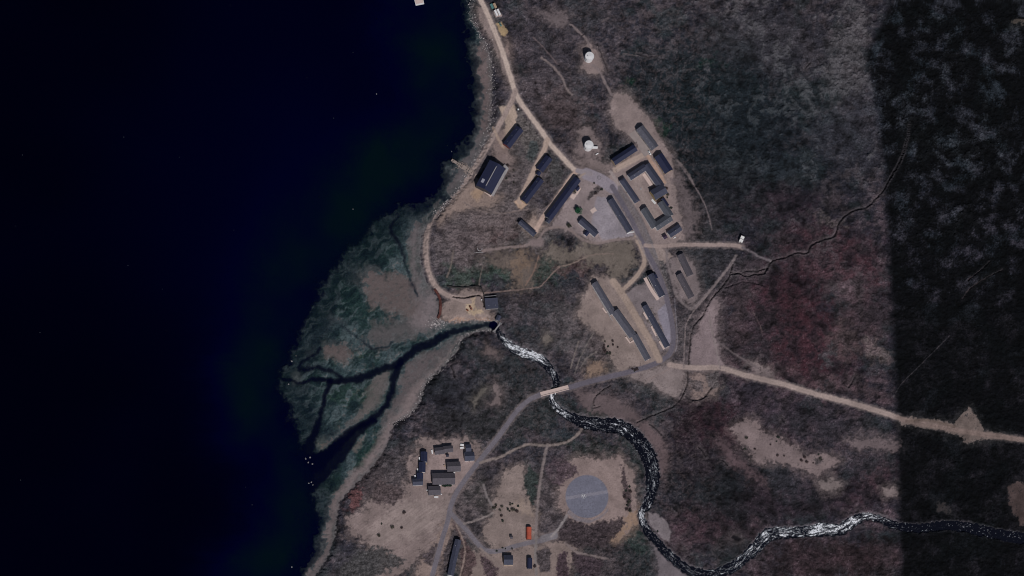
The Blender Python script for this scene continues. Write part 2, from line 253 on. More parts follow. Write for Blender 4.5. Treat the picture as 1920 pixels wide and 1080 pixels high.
# tidal flat colours
FLAT = [
 ([(690,500),(720,515),(745,512),(775,520),(785,560),(800,590),(780,600),(740,590),(700,575),(680,545),(660,525),(665,510)],(86,76,74),5,8),
 ([(605,643),(640,640),(660,655),(665,672),(640,678),(608,665)],(84,74,72),5,5),
 ([(548,700),(560,695),(572,708),(566,716),(550,720)],(86,80,78),2,3),
 ([(575,655),(588,650),(584,668),(576,666)],(62,58,60),3,3),
 ([(735,688),(730,710),(720,740),(700,770),(672,788),(650,792),(672,775),(690,745),(696,712),(712,698)],(86,80,78),3,3),
 ([(860,636),(840,660),(815,690),(785,725),(775,760),(745,770),(735,790),(715,790),(735,755),(750,715),(760,680),(800,660)],(84,76,76),5,4),
 ([(862,634),(832,680),(800,712),(785,745),(772,775),(740,795),(730,830),(705,865),(665,905),(640,935),(628,985),(620,1035),(592,1078),(560,1130),(555,1100),(590,1040),(608,990),(618,935),(645,900),(680,870),(708,830),(722,795),(750,765),(772,728),(815,690)],(112,100,98),2.5,3),
 ([(590,835),(605,822),(635,805),(660,792),(668,800),(650,818),(620,838),(600,848)],(74,70,70),4,4),
 ([(590,832),(605,822),(612,835),(600,846)],(96,88,82),3,3),
 ([(662,842),(672,828),(684,816),(680,830),(668,848)],(90,84,80),2,2),
 ([(670,640),(700,610),(740,600),(800,598),(815,610),(790,630),(740,640),(720,655),(690,650)],(76,72,72),8,8),
 ([(800,540),(822,545),(826,600),(790,625),(770,600),(785,570)],(108,98,98),6,5),
 ([(838,310),(855,312),(870,330),(850,360),(825,380),(800,400),(790,420),(786,450),(784,500),(790,540),(800,560),(776,560),(772,520),(762,450),(775,415),(808,392),(834,370),(832,340)],(96,88,88),5,4),
 ([(886,85),(905,78),(918,110),(922,160),(921,215),(915,245),(900,265),(888,260),(896,230),(894,180),(890,130)],(106,92,90),3,2),
 ([(890,235),(912,250),(890,300),(868,335),(845,345),(858,310),(880,270)],(102,94,94),5,4),
 ([(618,585),(640,600),(652,612),(625,605),(612,595)],(74,70,72),3,3),
]
FLAT_GREEN = [(700,470,40,40,0,(40,54,50),.8),(640,560,40,40,40,(36,52,46),.8),(680,590,50,30,0,(34,48,44),.7),(590,720,40,20,10,(34,48,44),.6),(640,740,30,30,-40,(40,54,44),.7),(690,740,20,30,-40,(44,56,46),.7),
 (740,400,20,12,0,(38,52,46),.8),(680,665,30,12,-10,(44,58,50),.8),(690,850,40,14,-45,(40,55,48),.85),(620,915,30,20,-45,(42,55,48),.85),(610,990,12,60,10,(50,58,60),.8),(850,270,24,14,-45,(40,54,54),.8),(880,60,8,50,0,(50,56,58),.8),
 (770,480,16,50,10,(42,54,50),.7),(590,780,30,30,0,(40,50,50),.5),(570,755,20,24,0,(36,48,48),.6)]
TIDAL_CH = [
 ([(925,608),(900,610),(870,615),(840,626),(810,640),(780,656),(750,676),(720,692),(690,703),(660,711),(630,714),(600,712),(570,716),(530,713)],[12,12,12,14,15,16,18,18,17,16,14,10,6,5],1.0),
 ([(752,678),(742,700),(736,725),(732,745),(722,762),(705,780),(685,792),(665,803),(645,820),(615,850),(590,870),(560,875)],[14,18,14,13,12,14,16,18,20,26,34,50],1.0),
 ([(618,716),(610,740),(604,765),(598,790),(590,815),(575,850)],[14,10,9,10,18,30],0.9),
 ([(745,404),(736,420),(734,432),(742,448),(752,468),(758,490),(766,515),(775,538),(784,556)],[4,8,9,9,6,3,3,6,5],.12),
 ([(700,790),(676,806),(652,828),(628,852),(600,875),(565,895)],[10,20,32,44,62,90],.8),
 ([(600,655),(560,690),(600,690),(640,705)],[6,6,8,8],.5),
 ([(640,612),(655,622),(680,640),(700,655),(720,650),(735,640)],[2,3,3,5,4,3],.1),
]
RIVER = [ # u,v,width,foam
 (926,611,13,.05),(932,617,13,.1),(938,627,14,.35),(946,637,14,.85),(957,648,15,.95),(970,656,17,1.),(985,662,18,1.),(1003,668,17,.95),(1018,676,16,.85),(1030,690,15,.6),(1039,703,14,.3),(1043,714,12,.1),(1042,724,11,.3),(1038,734,10,.85),(1035,746,9,1.),(1040,758,10,.85),(1052,770,12,.65),(1065,778,15,.5),(1085,787,20,.4),(1105,793,23,.35),(1130,796,25,.4),(1155,798,26,.42),(1175,806,26,.35),(1195,822,26,.3),(1210,842,27,.3),(1220,865,27,.32),(1224,890,25,.35),(1222,915,22,.35),(1217,937,18,.35),(1209,953,13,.7),(1203,963,12,1.),(1205,977,13,.6),(1216,997,14,.3),(1232,1015,14,.22),(1250,1035,15,.25),(1272,1055,16,.4),(1300,1072,17,.4),(1330,1078,16,.35),(1360,1070,16,.45),(1385,1055,15,.65),(1405,1038,17,.75),(1423,1020,20,.78),(1440,1003,24,.85),(1465,999,20,.9),(1500,997,19,.85),(1540,993,21,.95),(1575,992,20,.85),(1598,978,18,1.),(1622,967,12,.9),(1650,972,13,.6),(1680,985,14,.35),(1720,990,15,.22),(1780,985,17,.22),(1830,992,19,.25),(1880,1003,19,.28),(1930,1010,19,.25),(2100,1030,19,.2)]

VEGPATCH = [
 ([(793,1041),(812,1022),(826,1018),(828,1050),(818,1068),(800,1058)],(62,55,58),2,4),
 ([(833,1040),(842,1012),(852,988),(854,1005),(838,1055),(830,1062)],(66,60,62),1.5,1),
 ([(846,968),(853,986),(862,1002),(874,1016),(889,1036),(892,1052),(884,1085),(862,1085),(866,1030),(856,1000),(850,990)],(72,58,58),2,3),
 ([(899,1041),(912,1044),(925,1060),(936,1074),(930,1085),(915,1085),(908,1065)],(64,52,56),2,4),
 ([(1006,1031),(1020,1026),(1032,1028),(1032,1070),(1012,1074),(1008,1050)],(64,58,60),2,3),
 ([(1045,1041),(1054,1034),(1064,1040),(1066,1085),(1044,1085)],(56,44,50),2,3),
 ([(1036,1008),(1048,992),(1066,975),(1085,978),(1110,986),(1140,978),(1168,968),(1172,980),(1150,1010),(1132,1028),(1100,1026),(1067,1024)],(56,48,50),2,5),
 ([(1070,1035),(1100,1040),(1130,1050),(1125,1085),(1095,1085),(1075,1060)],(60,50,54),2,5),
 ([(1165,872),(1171,880),(1179,920),(1183,950),(1180,962),(1174,948),(1168,915)],(62,52,54),1.2,3),
 ([(1044,866),(1062,866),(1085,880),(1078,892),(1062,898),(1056,912),(1040,905)],(74,62,66),2,5),
 ([(990,870),(1003,880),(1006,920),(1000,948),(992,940),(985,905)],(46,52,50),2,4),
 ([(863,985),(878,975),(895,978),(905,990),(903,1004),(895,1008),(880,996)],(54,50,52),2,3),
 ([(893,1006),(906,1018),(918,1026),(910,1030),(898,1022)],(60,54,56),1,1),
 ([(700,900),(735,905),(760,925),(745,945),(720,950),(700,935)],(74,64,64),3,7),
 ([(655,925),(672,915),(682,935),(668,955),(655,950)],(84,58,58),3,6),
 ([(665,1040),(700,1030),(740,1035),(760,1050),(720,1075),(680,1090),(640,1090),(640,1055)],(62,60,60),3,8),
 ([(1112,628),(1128,640),(1136,662),(1132,676),(1118,672),(1105,650)],(74,66,66),3,6),
 ([(1128,342),(1118,350),(1106,362),(1100,372),(1104,376),(1118,364),(1130,352)],(66,60,60),1.2,2),
 ([(1236,484),(1246,490),(1252,515),(1258,545),(1250,548),(1242,518)],(76,72,72),1.5,2),
 ([(1222,575),(1238,610),(1246,640),(1240,648),(1228,622),(1204,590),(1210,580)],(92,84,82),2,3),
 ([(1195,590),(1206,598),(1232,650),(1238,664),(1226,655),(1208,625)],(84,76,72),1.5,3),
 ([(968,208),(978,206),(1000,238),(1022,268),(1012,285),(990,300),(975,262),(970,235)],(84,78,76),2,4),
 ([(992,268),(1008,262),(1010,282),(1000,300),(985,298)],(58,62,62),2,4),
 ([(1032,292),(1045,302),(1058,330),(1050,345),(1035,350),(1030,325)],(64,62,62),2,4),
 ([(1090,96),(1100,92),(1094,112)],(96,84,82),1,2),
 ([(1390,828),(1402,838),(1412,848),(1398,852),(1386,842)],(70,62,62),2,4),
 ([(1524,858),(1540,858),(1545,868),(1530,872)],(66,60,60),2,3),
 ([(1282,700),(1300,712),(1320,715),(1318,735),(1298,730)],(84,76,76),2,5),
 ([(1322,700),(1345,700),(1350,722),(1330,730)],(78,72,72),2,5),
]
ROADS += [
 ([(1154,318),(1180,304),(1206,291)],11,(146,129,119),'t'),
 ([(1214,292),(1226,310),(1238,328),(1246,342)],6.5,(152,127,112),'t'),
 ([(1145,322),(1152,334),(1160,348)],6,(136,124,120),'t'),
 ([(1200,325),(1196,345),(1208,372),(1222,395),(1232,408)],16,(128,114,109),'t'),
 ([(925,240),(935,262),(944,276)],5,(150,130,116),'t'),
 ([(1300,95),(1330,112),(1345,128)],0.1,(1,1,1),'t'),
 ([(1270,300),(1290,325),(1300,345)],3,(100,90,88),'t'),
 ([(1062,18),(1045,35),(1030,50)],3,(92,82,82),'t'),
 ([(1000,70),(1020,90),(1045,120)],2.5,(92,80,80),'t'),
 ([(850,470),(845,500),(838,520)],3,(98,88,82),'t'),
 ([(905,500),(900,520),(898,536)],2,(96,86,80),'t'),
 ([(870,380),(900,395),(940,400),(990,392)],2.5,(104,92,88),'t'),
 ([(1010,480),(1000,510),(985,535)],2.5,(110,90,80),'t'),
 ([(1345,640),(1380,665),(1420,690)],3,(92,82,82),'t'),
 ([(1412,585),(1425,610),(1430,630)],1.2,(84,70,70),'t'),

 ([(1160,350),(1180,380),(1200,412),(1218,448),(1232,482)],2,(122,115,116),'a'),
 ([(1148,365),(1166,395),(1186,428),(1196,448),(1210,478),(1226,508)],1.6,(120,112,114),'a'),
 ([(1265,560),(1268,600),(1270,640),(1266,660)],1.4,(112,106,110),'a'),
 ([(1096,325),(1082,335)],4,(140,124,114),'t'),
 ([(865,985),(860,970)],0.1,(1,1,1),'t'),
 ([(856,985),(866,1008),(872,1035),(862,1085)],3,(126,110,102),'t'),
 ([(1258,690),(1240,700),(1215,712)],3,(122,108,104),'t'),
 ([(900,1028),(925,1050),(945,1070)],4,(122,108,102),'t'),
 ([(1060,1018),(1080,1034),(1100,1040),(1140,1048)],4,(112,100,97),'t'),
 ([(975,836),(985,850),(982,870)],0.1,(1,1,1),'t'),
 ([(1006,1005),(1004,1040),(1006,1085)],5,(112,104,101),'t'),
 ([(738,795),(760,780),(775,758),(786,735)],0.1,(1,1,1),'t'),
]
# ------------------------------------------------------------------ materials
KALB = 1.5
def newmat(name):
    m = bpy.data.materials.new(name); m.use_nodes = True
    return m, m.node_tree, m.node_tree.nodes['Principled BSDF']
MATS = {}
def mat(name, rgb, rough=0.8, var=0.15, scale=0.6, metal=0.0, bump=0.0, streak=None, spec=0.3):
    """procedural paint / metal / wood: base colour broken up by two noises"""
    if name in MATS: return MATS[name]
    m, t, b = newmat(name); N = t.nodes; L = t.links
    co = N.new('ShaderNodeTexCoord'); mp = N.new('ShaderNodeMapping')
    L.new(co.outputs['Object'], mp.inputs[0])
    if streak: mp.inputs['Scale'].default_value = streak
    n1 = N.new('ShaderNodeTexNoise'); n1.inputs['Scale'].default_value = scale; n1.inputs['Detail'].default_value = 6
    L.new(mp.outputs[0], n1.inputs[0])
    mr = N.new('ShaderNodeMapRange'); L.new(n1.outputs[0], mr.inputs[0])
    mr.inputs[1].default_value = .3; mr.inputs[2].default_value = .7
    mr.inputs[3].default_value = 1 - var; mr.inputs[4].default_value = 1 + var
    mx = N.new('ShaderNodeVectorMath'); mx.operation = 'SCALE'; mx.inputs[0].default_value = rgb
    L.new(mr.outputs[0], mx.inputs['Scale']); L.new(mx.outputs[0], b.inputs['Base Color'])
    b.inputs['Roughness'].default_value = rough; b.inputs['Metallic'].default_value = metal
    b.inputs['Specular IOR Level'].default_value = spec
    if bump:
        bp = N.new('ShaderNodeBump'); bp.inputs['Strength'].default_value = bump; bp.inputs['Distance'].default_value = .1
        L.new(n1.outputs[0], bp.inputs['Height']); L.new(bp.outputs[0], b.inputs['Normal'])
    MATS[name] = m; return m

def ground_material():
    m, t, b = newmat('ground'); N = t.nodes; L = t.links
    at = N.new('ShaderNodeAttribute'); at.attribute_name = 'Col'
    av = N.new('ShaderNodeAttribute'); av.attribute_name = 'veg'
    co = N.new('ShaderNodeTexCoord')
    def noise(sc, det, rough=.6):
        n = N.new('ShaderNodeTexNoise'); n.inputs['Scale'].default_value = sc; n.inputs['Detail'].default_value = det
        n.inputs['Roughness'].default_value = rough; L.new(co.outputs['Object'], n.inputs[0]); return n
    def rng(src, a, b_, lo, hi):
        r = N.new('ShaderNodeMapRange'); L.new(src, r.inputs[0])
        r.inputs[1].default_value = a; r.inputs[2].default_value = b_; r.inputs[3].default_value = lo; r.inputs[4].default_value = hi; return r.outputs[0]
    def math_(op, a, b_):
        r = N.new('ShaderNodeMath'); r.operation = op
        for i, s in enumerate((a, b_)):
            if isinstance(s, (int, float)): r.inputs[i].default_value = s
            else: L.new(s, r.inputs[i])
        return r.outputs[0]
    n1 = noise(.35, 6, .7); n2 = noise(.95, 4, .65)
    vo = N.new('ShaderNodeTexVoronoi'); vo.inputs['Scale'].default_value = .7; L.new(co.outputs['Object'], vo.inputs['Vector'])
    vegm = math_('MULTIPLY', rng(n1.outputs[0], .3, .7, .70, 1.32), rng(n2.outputs[0], .3, .7, .60, 1.42))
    vegm = math_('MULTIPLY', vegm, rng(vo.outputs['Distance'], .0, .8, 1.14, .86))
    barem = math_('MULTIPLY', rng(n1.outputs[0], .3, .7, .92, 1.08), rng(n2.outputs[0], .3, .7, .94, 1.06))
    mixv = N.new('ShaderNodeMix'); mixv.data_type = 'FLOAT'
    L.new(av.outputs['Fac'], mixv.inputs[0]); L.new(barem, mixv.inputs[2]); L.new(vegm, mixv.inputs[3])
    sc = N.new('ShaderNodeVectorMath'); sc.operation = 'SCALE'
    L.new(at.outputs['Color'], sc.inputs[0]); L.new(mixv.outputs[0], sc.inputs['Scale'])
    L.new(sc.outputs[0], b.inputs['Base Color']); b.inputs['Roughness'].default_value = .95
    b.inputs['Specular IOR Level'].default_value = .15
    bp = N.new('ShaderNodeBump'); bp.inputs['Distance'].default_value = .5
    L.new(math_('ADD', n1.outputs[0], math_('MULTIPLY', n2.outputs[0], .5)), bp.inputs['Height'])
    L.new(rng(av.outputs['Fac'], 0, 1, .08, .6), bp.inputs['Strength'])
    L.new(bp.outputs[0], b.inputs['Normal'])
    return m

# ------------------------------------------------------------------ the graded grid
def axis(lo, hi, step, far):
    core = np.arange(lo, hi + step * .5, step)
    a = []; d = step; p = hi
    while p < far: d *= 1.25; p += d; a.append(p)
    b_ = []; d = step; p = lo
    while p > -far: d *= 1.25; p -= d; b_.append(p)
    return np.array(b_[::-1] + list(core) + a)
STEP = 0.7
XS = axis(-235, 500, STEP, 9000); YS = axis(-290, 290, STEP, 9000)
XX, YY = np.meshgrid(XS, YS)
NX, NY = len(XS), len(YS)
U, V = project(np.stack([XX.ravel(), YY.ravel(), np.zeros(XX.size)], 1))
U = U.reshape(XX.shape); V = V.reshape(XX.shape)
def crop(u0, u1, v0, v1):
    ix0 = np.searchsorted(XS, (u0 - 960) / 2 - 8); ix1 = np.searchsorted(XS, (u1 - 960) / 2 + 8)
    iy0 = np.searchsorted(YS, (540 - v1) / 2 - 8); iy1 = np.searchsorted(YS, (540 - v0) / 2 + 8)
    return slice(iy0, iy1), slice(ix0, ix1)
def sdist(u, v, poly):
    P = np.array(poly, float); n = len(P)
    d2 = np.full(u.shape, 1e18); ins = np.zeros(u.shape, bool)
    for i in range(n):
        a = P[i]; b = P[(i + 1) % n]; e = b - a
        t = np.clip(((u - a[0]) * e[0] + (v - a[1]) * e[1]) / max(e @ e, 1e-9), 0, 1)
        d2 = np.minimum(d2, (u - a[0] - t * e[0]) ** 2 + (v - a[1] - t * e[1]) ** 2)
        c = (a[1] > v) != (b[1] > v)
        if abs(b[1] - a[1]) > 1e-9:
            ins ^= c & (u < (b[0] - a[0]) * (v - a[1]) / (b[1] - a[1]) + a[0])
    return np.where(ins, 1, -1) * np.sqrt(d2)
LAND_CLOSE = [(40000, 40000), (40000, -40000)]
W1 = fbm(U, V, 30, 3, 11); W1b = fbm(U, V, 30, 3, 23); W2 = fbm(U, V, 7, 3, 31); W2b = fbm(U, V, 7, 3, 47)
dry_poly = COAST_DRY + [(0, 40000)] + LAND_CLOSE + [(925, -40000)]
deep_poly = COAST_DEEP + [(-400, 40000)] + LAND_CLOSE + [(900, -40000)]
D_DRY = sdist(U + 4 * W2, V + 4 * W2b, dry_poly)
D_DEEP = sdist(U + 12 * W1 + 9 * W2, V + 12 * W1b + 9 * W2b, deep_poly)

def line_field(pts, wid=None, pad=30, step=4.0, uu=None, vv=None):
    """returns slices, distance, and width at the nearest point of a smooth line"""
    P = np.array([list(p[:2]) + [w] for p, w in zip(pts, wid)], float) if wid is not None else np.array([list(p[:2]) + [0] for p in pts], float)
    P = catmull(P, step) if len(P) > 2 else P
    s = crop(P[:, 0].min() - pad, P[:, 0].max() + pad, P[:, 1].min() - pad, P[:, 1].max() + pad)
    d = np.full(U[s].shape, 1e9); w = np.zeros(U[s].shape); arc = np.zeros(U[s].shape)
    L0 = 0
    for i in range(len(P) - 1):
        a, b = P[i], P[i + 1]; e = b[:2] - a[:2]; ll = math.hypot(*e)
        s2 = crop(min(a[0], b[0]) - pad, max(a[0], b[0]) + pad, min(a[1], b[1]) - pad, max(a[1], b[1]) + pad)
        r = (slice(s2[0].start - s[0].start, s2[0].stop - s[0].start), slice(s2[1].start - s[1].start, s2[1].stop - s[1].start))
        u = (U if uu is None else uu)[s2]; v = (V if vv is None else vv)[s2]
        if u.size == 0: L0 += ll; continue
        t = np.clip(((u - a[0]) * e[0] + (v - a[1]) * e[1]) / max(ll * ll, 1e-9), 0, 1)
        dd = np.hypot(u - a[0] - t * e[0], v - a[1] - t * e[1])
        k = dd < d[r]
        d[r] = np.where(k, dd, d[r]); w[r] = np.where(k, a[2] + (b[2] - a[2]) * t, w[r]); arc[r] = np.where(k, L0 + ll * t, arc[r])
        L0 += ll
    return s, d, w, arc

# broad relief
inl = np.clip(D_DRY, 0, 3000)
Z = np.where(D_DRY > 0, 0.7 + 2.3 * sm(0, 12, inl) + 3.5 * sm(20, 450, inl), 0)
EAST = sm(1300, 2000, U + .25 * (540 - V)); Z += 12 * EAST
hill = sm(60, 260, inl) * (0.35 + 0.65 * sm(1250, 1400, U))
Z += hill * (1.5 * fbm(U, V, 170, 2, 3) + 1.1 * fbm(U, V, 60, 2, 5))
zb_far = np.clip((np.hypot(XX, YY) - 900) / 4000, 0, 1)
Z += np.where(D_DRY > 0, 260 * zb_far ** 1.5 * (0.8 + fbm(U, V, 1600, 4, 9)), 0)
flat = np.clip(sm(-3, 30, D_DEEP + 8 * W1), 0, 1)
deep = np.clip(-D_DEEP, 0, 2000)
_sf = _sf0 = sm(375, 430, V) * (1 - sm(950, 1000, V))
zsea = -(0.7 - .45 * _sf) - 2.4 * (sm(0, 10, deep) * (1 - _sf) + _sf * sm(0, 34, deep)) - 14 * sm(4, 140, deep) - 20 * sm(100, 1500, deep)
zflat = -0.06 - .34 * (1 - sm(0, 80, D_DEEP + 10 * W1)) * _sf0 + 0.5 * sm(-30, 0, D_DRY) + 0.12 * fbm(U, V, 25, 3, 61)
Z = np.where(D_DRY > 0, Z, zsea * (1 - flat) + zflat * flat)
# exact map position of every ground point, relief included
U, V = project(np.stack([XX.ravel(), YY.ravel(), Z.ravel()], 1)); U = U.reshape(XX.shape); V = V.reshape(XX.shape)

# ------------------------------------------------------------------ colours (what grows or lies there)
n3 = fbm(U, V, 9, 4, 71); n4 = fbm(U, V, 3.2, 2, 83); n5 = fbm(U, V, 45, 4, 91); rd = ridged(U, V, 26, 5, 101); rd2 = ridged(U, V, 10, 3, 131)
n6 = fbm(U, V, 110, 3, 171); n7 = fbm(U, V, 20, 4, 181)
C = np.zeros(U.shape + (3,)); 
def mixc(a, b, m): return a * (1 - m[..., None]) + b * m[..., None]
base_dark = lin((42, 40, 47)); base_brown = lin((66, 58, 61)); base_green = lin((38, 46, 48)); base_maroon = lin((60, 40, 46))
C[:] = base_dark
C = mixc(C, base_brown, sm(-.25, .45, n5 * .7 + n3 * .5))
C = mixc(C, base_green, .6 * sm(.05, .35, fbm(U, V, 70, 4, 111)))
VEG = np.ones(U.shape)
for (bu, bv, ru, rv, ang, col, st) in BLOBS:
    s = crop(bu - 2.2 * max(ru, rv), bu + 2.2 * max(ru, rv), bv - 2.2 * max(ru, rv), bv + 2.2 * max(ru, rv))
    a = math.radians(ang); du = U[s] - bu + 22 * W1[s] + 9 * W2[s]; dv = V[s] - bv + 22 * W1b[s] + 9 * W2b[s]
    x = (du * math.cos(a) + dv * math.sin(a)) / ru; y = (-du * math.sin(a) + dv * math.cos(a)) / rv
    m = st * (1 - sm(.45, 1.25, np.hypot(x, y) + .35 * n3[s]))
    if col[0] > col[1] + 12 and bu > 1200: m = m * (.5 + .5 * sm(-.35, .35, n7[s] + .4 * n3[s]))
    C[s] = mixc(C[s], lin(col), m)
# clumps: light stony or dry tufts and dark shrubs over the heath, stronger in some places than in others
amount = np.clip(.55 + 1.1 * n6 + .7 * n5, .08, 1.1)
NEA = sm(1200, 1320, U + .35 * (300 - V)) * (1 - sm(430, 520, V))
amount = amount * (1 - .35 * NEA)
lightm = sm(.16, .60, n3 * .55 + n4 * .35 + n7 * .45)
C = mixc(C, C * 1.45 + lin((24, 20, 22)), (.62 * lightm * amount))
wu = U + 5 * W2 + 2 * n4; wv = V + 5 * W2b
vein = sm(.80, .96, ridged(wu, wv, 34, 3, 191)) * sm(-.2, .3, n5 + n6)
C = mixc(C, C * 1.2 + lin((50, 44, 45)), .6 * vein)
sq = sm(.50, .86, ridged(wu, wv * 1.25, 11, 3, 231)) * (.35 + .65 * sm(-.3, .4, n7))
C = mixc(C, C * 1.55 + lin((34, 30, 31)), .62 * sq * np.clip(amount + .15, 0, 1))
dq = sm(.62, .90, ridged(wu * 1.15, wv, 13, 3, 251)) * (.3 + .7 * sm(-.4, .3, -n7))
C = mixc(C, C * .33, .62 * dq)
big = sm(.05, .6, -n6 * .7 - n7 * .7)
C = mixc(C, C * .55, .7 * big)
darkm = sm(.06, .46, -(n3 * .5 + n4 * .3 + n7 * .5))
C = mixc(C, C * .42, .72 * darkm)
fleck = sm(.66, .9, fbm(U, V, 2.0, 2, 201)) * sm(-.3, .3, n7)
C = mixc(C, lin((112, 106, 108)), .5 * fleck)
# pale rock ribs on the north-east slope
rock = sm(.52, .80, rd * .62 + rd2 * .2 + .55 * n6 + .25 * n7) * sm(1280, 1480, U + .6 * (300 - V)) * (1 - sm(420, 560, V))
C = mixc(C, lin((92, 86, 88)), .55 * rock)
crack = sm(.80, .93, rd2) * sm(1280, 1400, U) * (1 - sm(150, 420, V)) * .8
C = mixc(C, C * .35, crack)
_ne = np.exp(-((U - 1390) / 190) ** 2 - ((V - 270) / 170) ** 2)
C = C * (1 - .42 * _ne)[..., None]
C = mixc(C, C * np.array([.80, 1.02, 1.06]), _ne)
_mar = sm(1290, 1420, U) * sm(300, 420, V) * (.25 + .75 * sm(-.2, .45, n7 * .7 + .6 * n5))
C = mixc(C, C * np.array([1.10, .88, .95]), .6 * _mar)
C = C * np.array([.97, 1.005, 1.0])
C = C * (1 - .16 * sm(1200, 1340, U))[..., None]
C = C * (1 + .22 * n7 + .16 * n5)[..., None]
for (hu, hv, hr, hs) in [(1180, 370, 95, 90), (1130, 620, 100, 80), (940, 320, 80, 110), (990, 960, 110, 80), (800, 950, 120, 110), (1290, 660, 60, 80), (1110, 920, 70, 70), (880, 440, 80, 60)]:
    _h = .5 * (1 - sm(.55, 1.35, np.hypot((U - hu + 14 * W1) / hr, (V - hv + 14 * W1b) / hs))) * (.35 + .65 * sm(-.3, .3, n7 + .5 * n3))
    C = mixc(C, lin((98, 88, 87)), _h)
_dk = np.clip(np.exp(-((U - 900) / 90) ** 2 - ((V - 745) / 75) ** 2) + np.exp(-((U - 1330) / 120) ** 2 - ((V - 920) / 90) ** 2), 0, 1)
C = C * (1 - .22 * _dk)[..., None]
# bare rock streaks south of the village
C = mixc(C, lin((92, 80, 80)), .22 * sm(.45, .7, rd2 * .6 + rd * .4) * sm(900, 1000, U) * (1 - sm(1250, 1400, U)))
DZ = 0.0 * Z
for item in PATCH:
    poly, col, soft, wp = item
    P = np.array(poly); s = crop(P[:, 0].min() - 25, P[:, 0].max() + 25, P[:, 1].min() - 25, P[:, 1].max() + 25)
    u = U[s] + wp * (1.2 * W1[s] + 1.1 * W2[s]); v = V[s] + wp * (1.2 * W1b[s] + 1.1 * W2b[s])
    d = sdist(u, v, poly)
    if wp > 2.5:
        halo = .55 * sm(-17, 2, d + 7 * n7[s] + 3 * n3[s])
        C[s] = mixc(C[s], lin(col) * .62, halo * VEG[s]); VEG[s] *= 1 - .3 * halo
    m = sm(-soft * .7, soft * .9, d + 1.2 * n4[s] * min(1, wp / 3))
    spots = sm(.26, .42, n3[s] * .55 + n4[s] * .5) * (1 - sm(4, 26, d)) * min(1, wp / 5)
    m = m * (1 - .75 * spots)
    tone = (1 + .16 * W1[s] + .16 * n5[s] + .08 * n7[s] + .05 * n4[s])[..., None]
    C[s] = mixc(C[s], lin(col) * tone, m)
    VEG[s] = VEG[s] * (1 - m)
for (poly, col, soft, wp) in VEGPATCH:
    P = np.array(poly); s = crop(P[:, 0].min() - 25, P[:, 0].max() + 25, P[:, 1].min() - 25, P[:, 1].max() + 25)
    d = sdist(U[s] + wp * (W1[s] + 1.3 * W2[s]), V[s] + wp * (W1b[s] + 1.3 * W2b[s]), poly)
    m = sm(-soft, soft, d + 2.2 * n4[s]) * .92
    mott = (1 + .55 * n3[s] + .5 * n4[s])[..., None]
    C[s] = mixc(C[s], lin(col) * mott, m); VEG[s] = VEG[s] * (1 - m) + m
# faint wheel tracks and scrape marks on the bare ground
for (bu, bv, ru, rv, ang, st) in [(760, 990, 110, 60, -35, .10), (960, 1000, 60, 70, 10, .06), (1120, 920, 70, 60, 20, .05), (1160, 640, 50, 60, 60, .06), (1120, 400, 60, 40, 50, .06), (1450, 830, 80, 40, 20, .05)]:
    s = crop(bu - ru * 1.3, bu + ru * 1.3, bv - rv * 1.3, bv + rv * 1.3); a = math.radians(ang)
    al = (U[s] - bu) * math.cos(a) + (V[s] - bv) * math.sin(a); ac = -(U[s] - bu) * math.sin(a) + (V[s] - bv) * math.cos(a)
    st_n = vnoise(al / 40, ac / 3.0, 5) * .6 + vnoise(al / 25 + 9, ac / 1.6, 8) * .4
    m = (1 - sm(.6, 1.2, np.hypot((U[s] - bu) / ru, (V[s] - bv) / rv))) * (1 - VEG[s])
    C[s] = C[s] * (1 + st * 2.2 * st_n * m)[..., None]
# roads
ROADM = np.zeros(U.shape)
for (pts, w, col, kind) in ROADS:
    if w < 1: continue
    s, d, _, arc = line_field(pts, None, pad=w + 8)
    wob = 1.1 * W2[s] if kind == 't' else 0.4 * W2[s]
    soft = 1.4 if kind == 't' else .7
    if w < 3: soft = .8
    m = 1 - sm(w / 2 - soft, w / 2 + soft, d + wob)
    if w <= 5: m = m * (.75 + .25 * sm(-.3, .2, n3[s]))
    tone = 1 + .05 * W1[s] + .04 * n4[s]
    if w > 7:
        tr = np.exp(-((np.abs(d) - w * .22) / .8) ** 2)
        tone = tone * (1 + (.09 if kind == 't' else -.07) * tr)
        verge = (1 - sm(w / 2 + 1, w / 2 + 5, d + 1.5 * W2[s] * 2)) * (1 - m)
        C[s] = mixc(C[s], lin((108, 97, 95)), .55 * verge * VEG[s]); VEG[s] *= 1 - .6 * verge
    C[s] = mixc(C[s], lin(col) * tone[..., None], m)
    VEG[s] *= 1 - m; ROADM[s] = np.maximum(ROADM[s], m * (w > 6))
# verge of grey grass between the asphalt road and the barracks
s = crop(1140, 1240, 340, 520)
strip = (1 - sm(.6, 1.1, sdist(U[s], V[s], [(1150, 352), (1162, 350), (1200, 405), (1222, 455), (1236, 500), (1228, 492), (1205, 440), (1170, 385)]) * -1 / 3 + .6 * (n3[s] > 2))) 
C[s] = mixc(C[s], lin((88, 84, 86)) * (1 + .5 * n4[s])[..., None], .7 * np.clip(strip, 0, 1) * (1 - ROADM[s]))
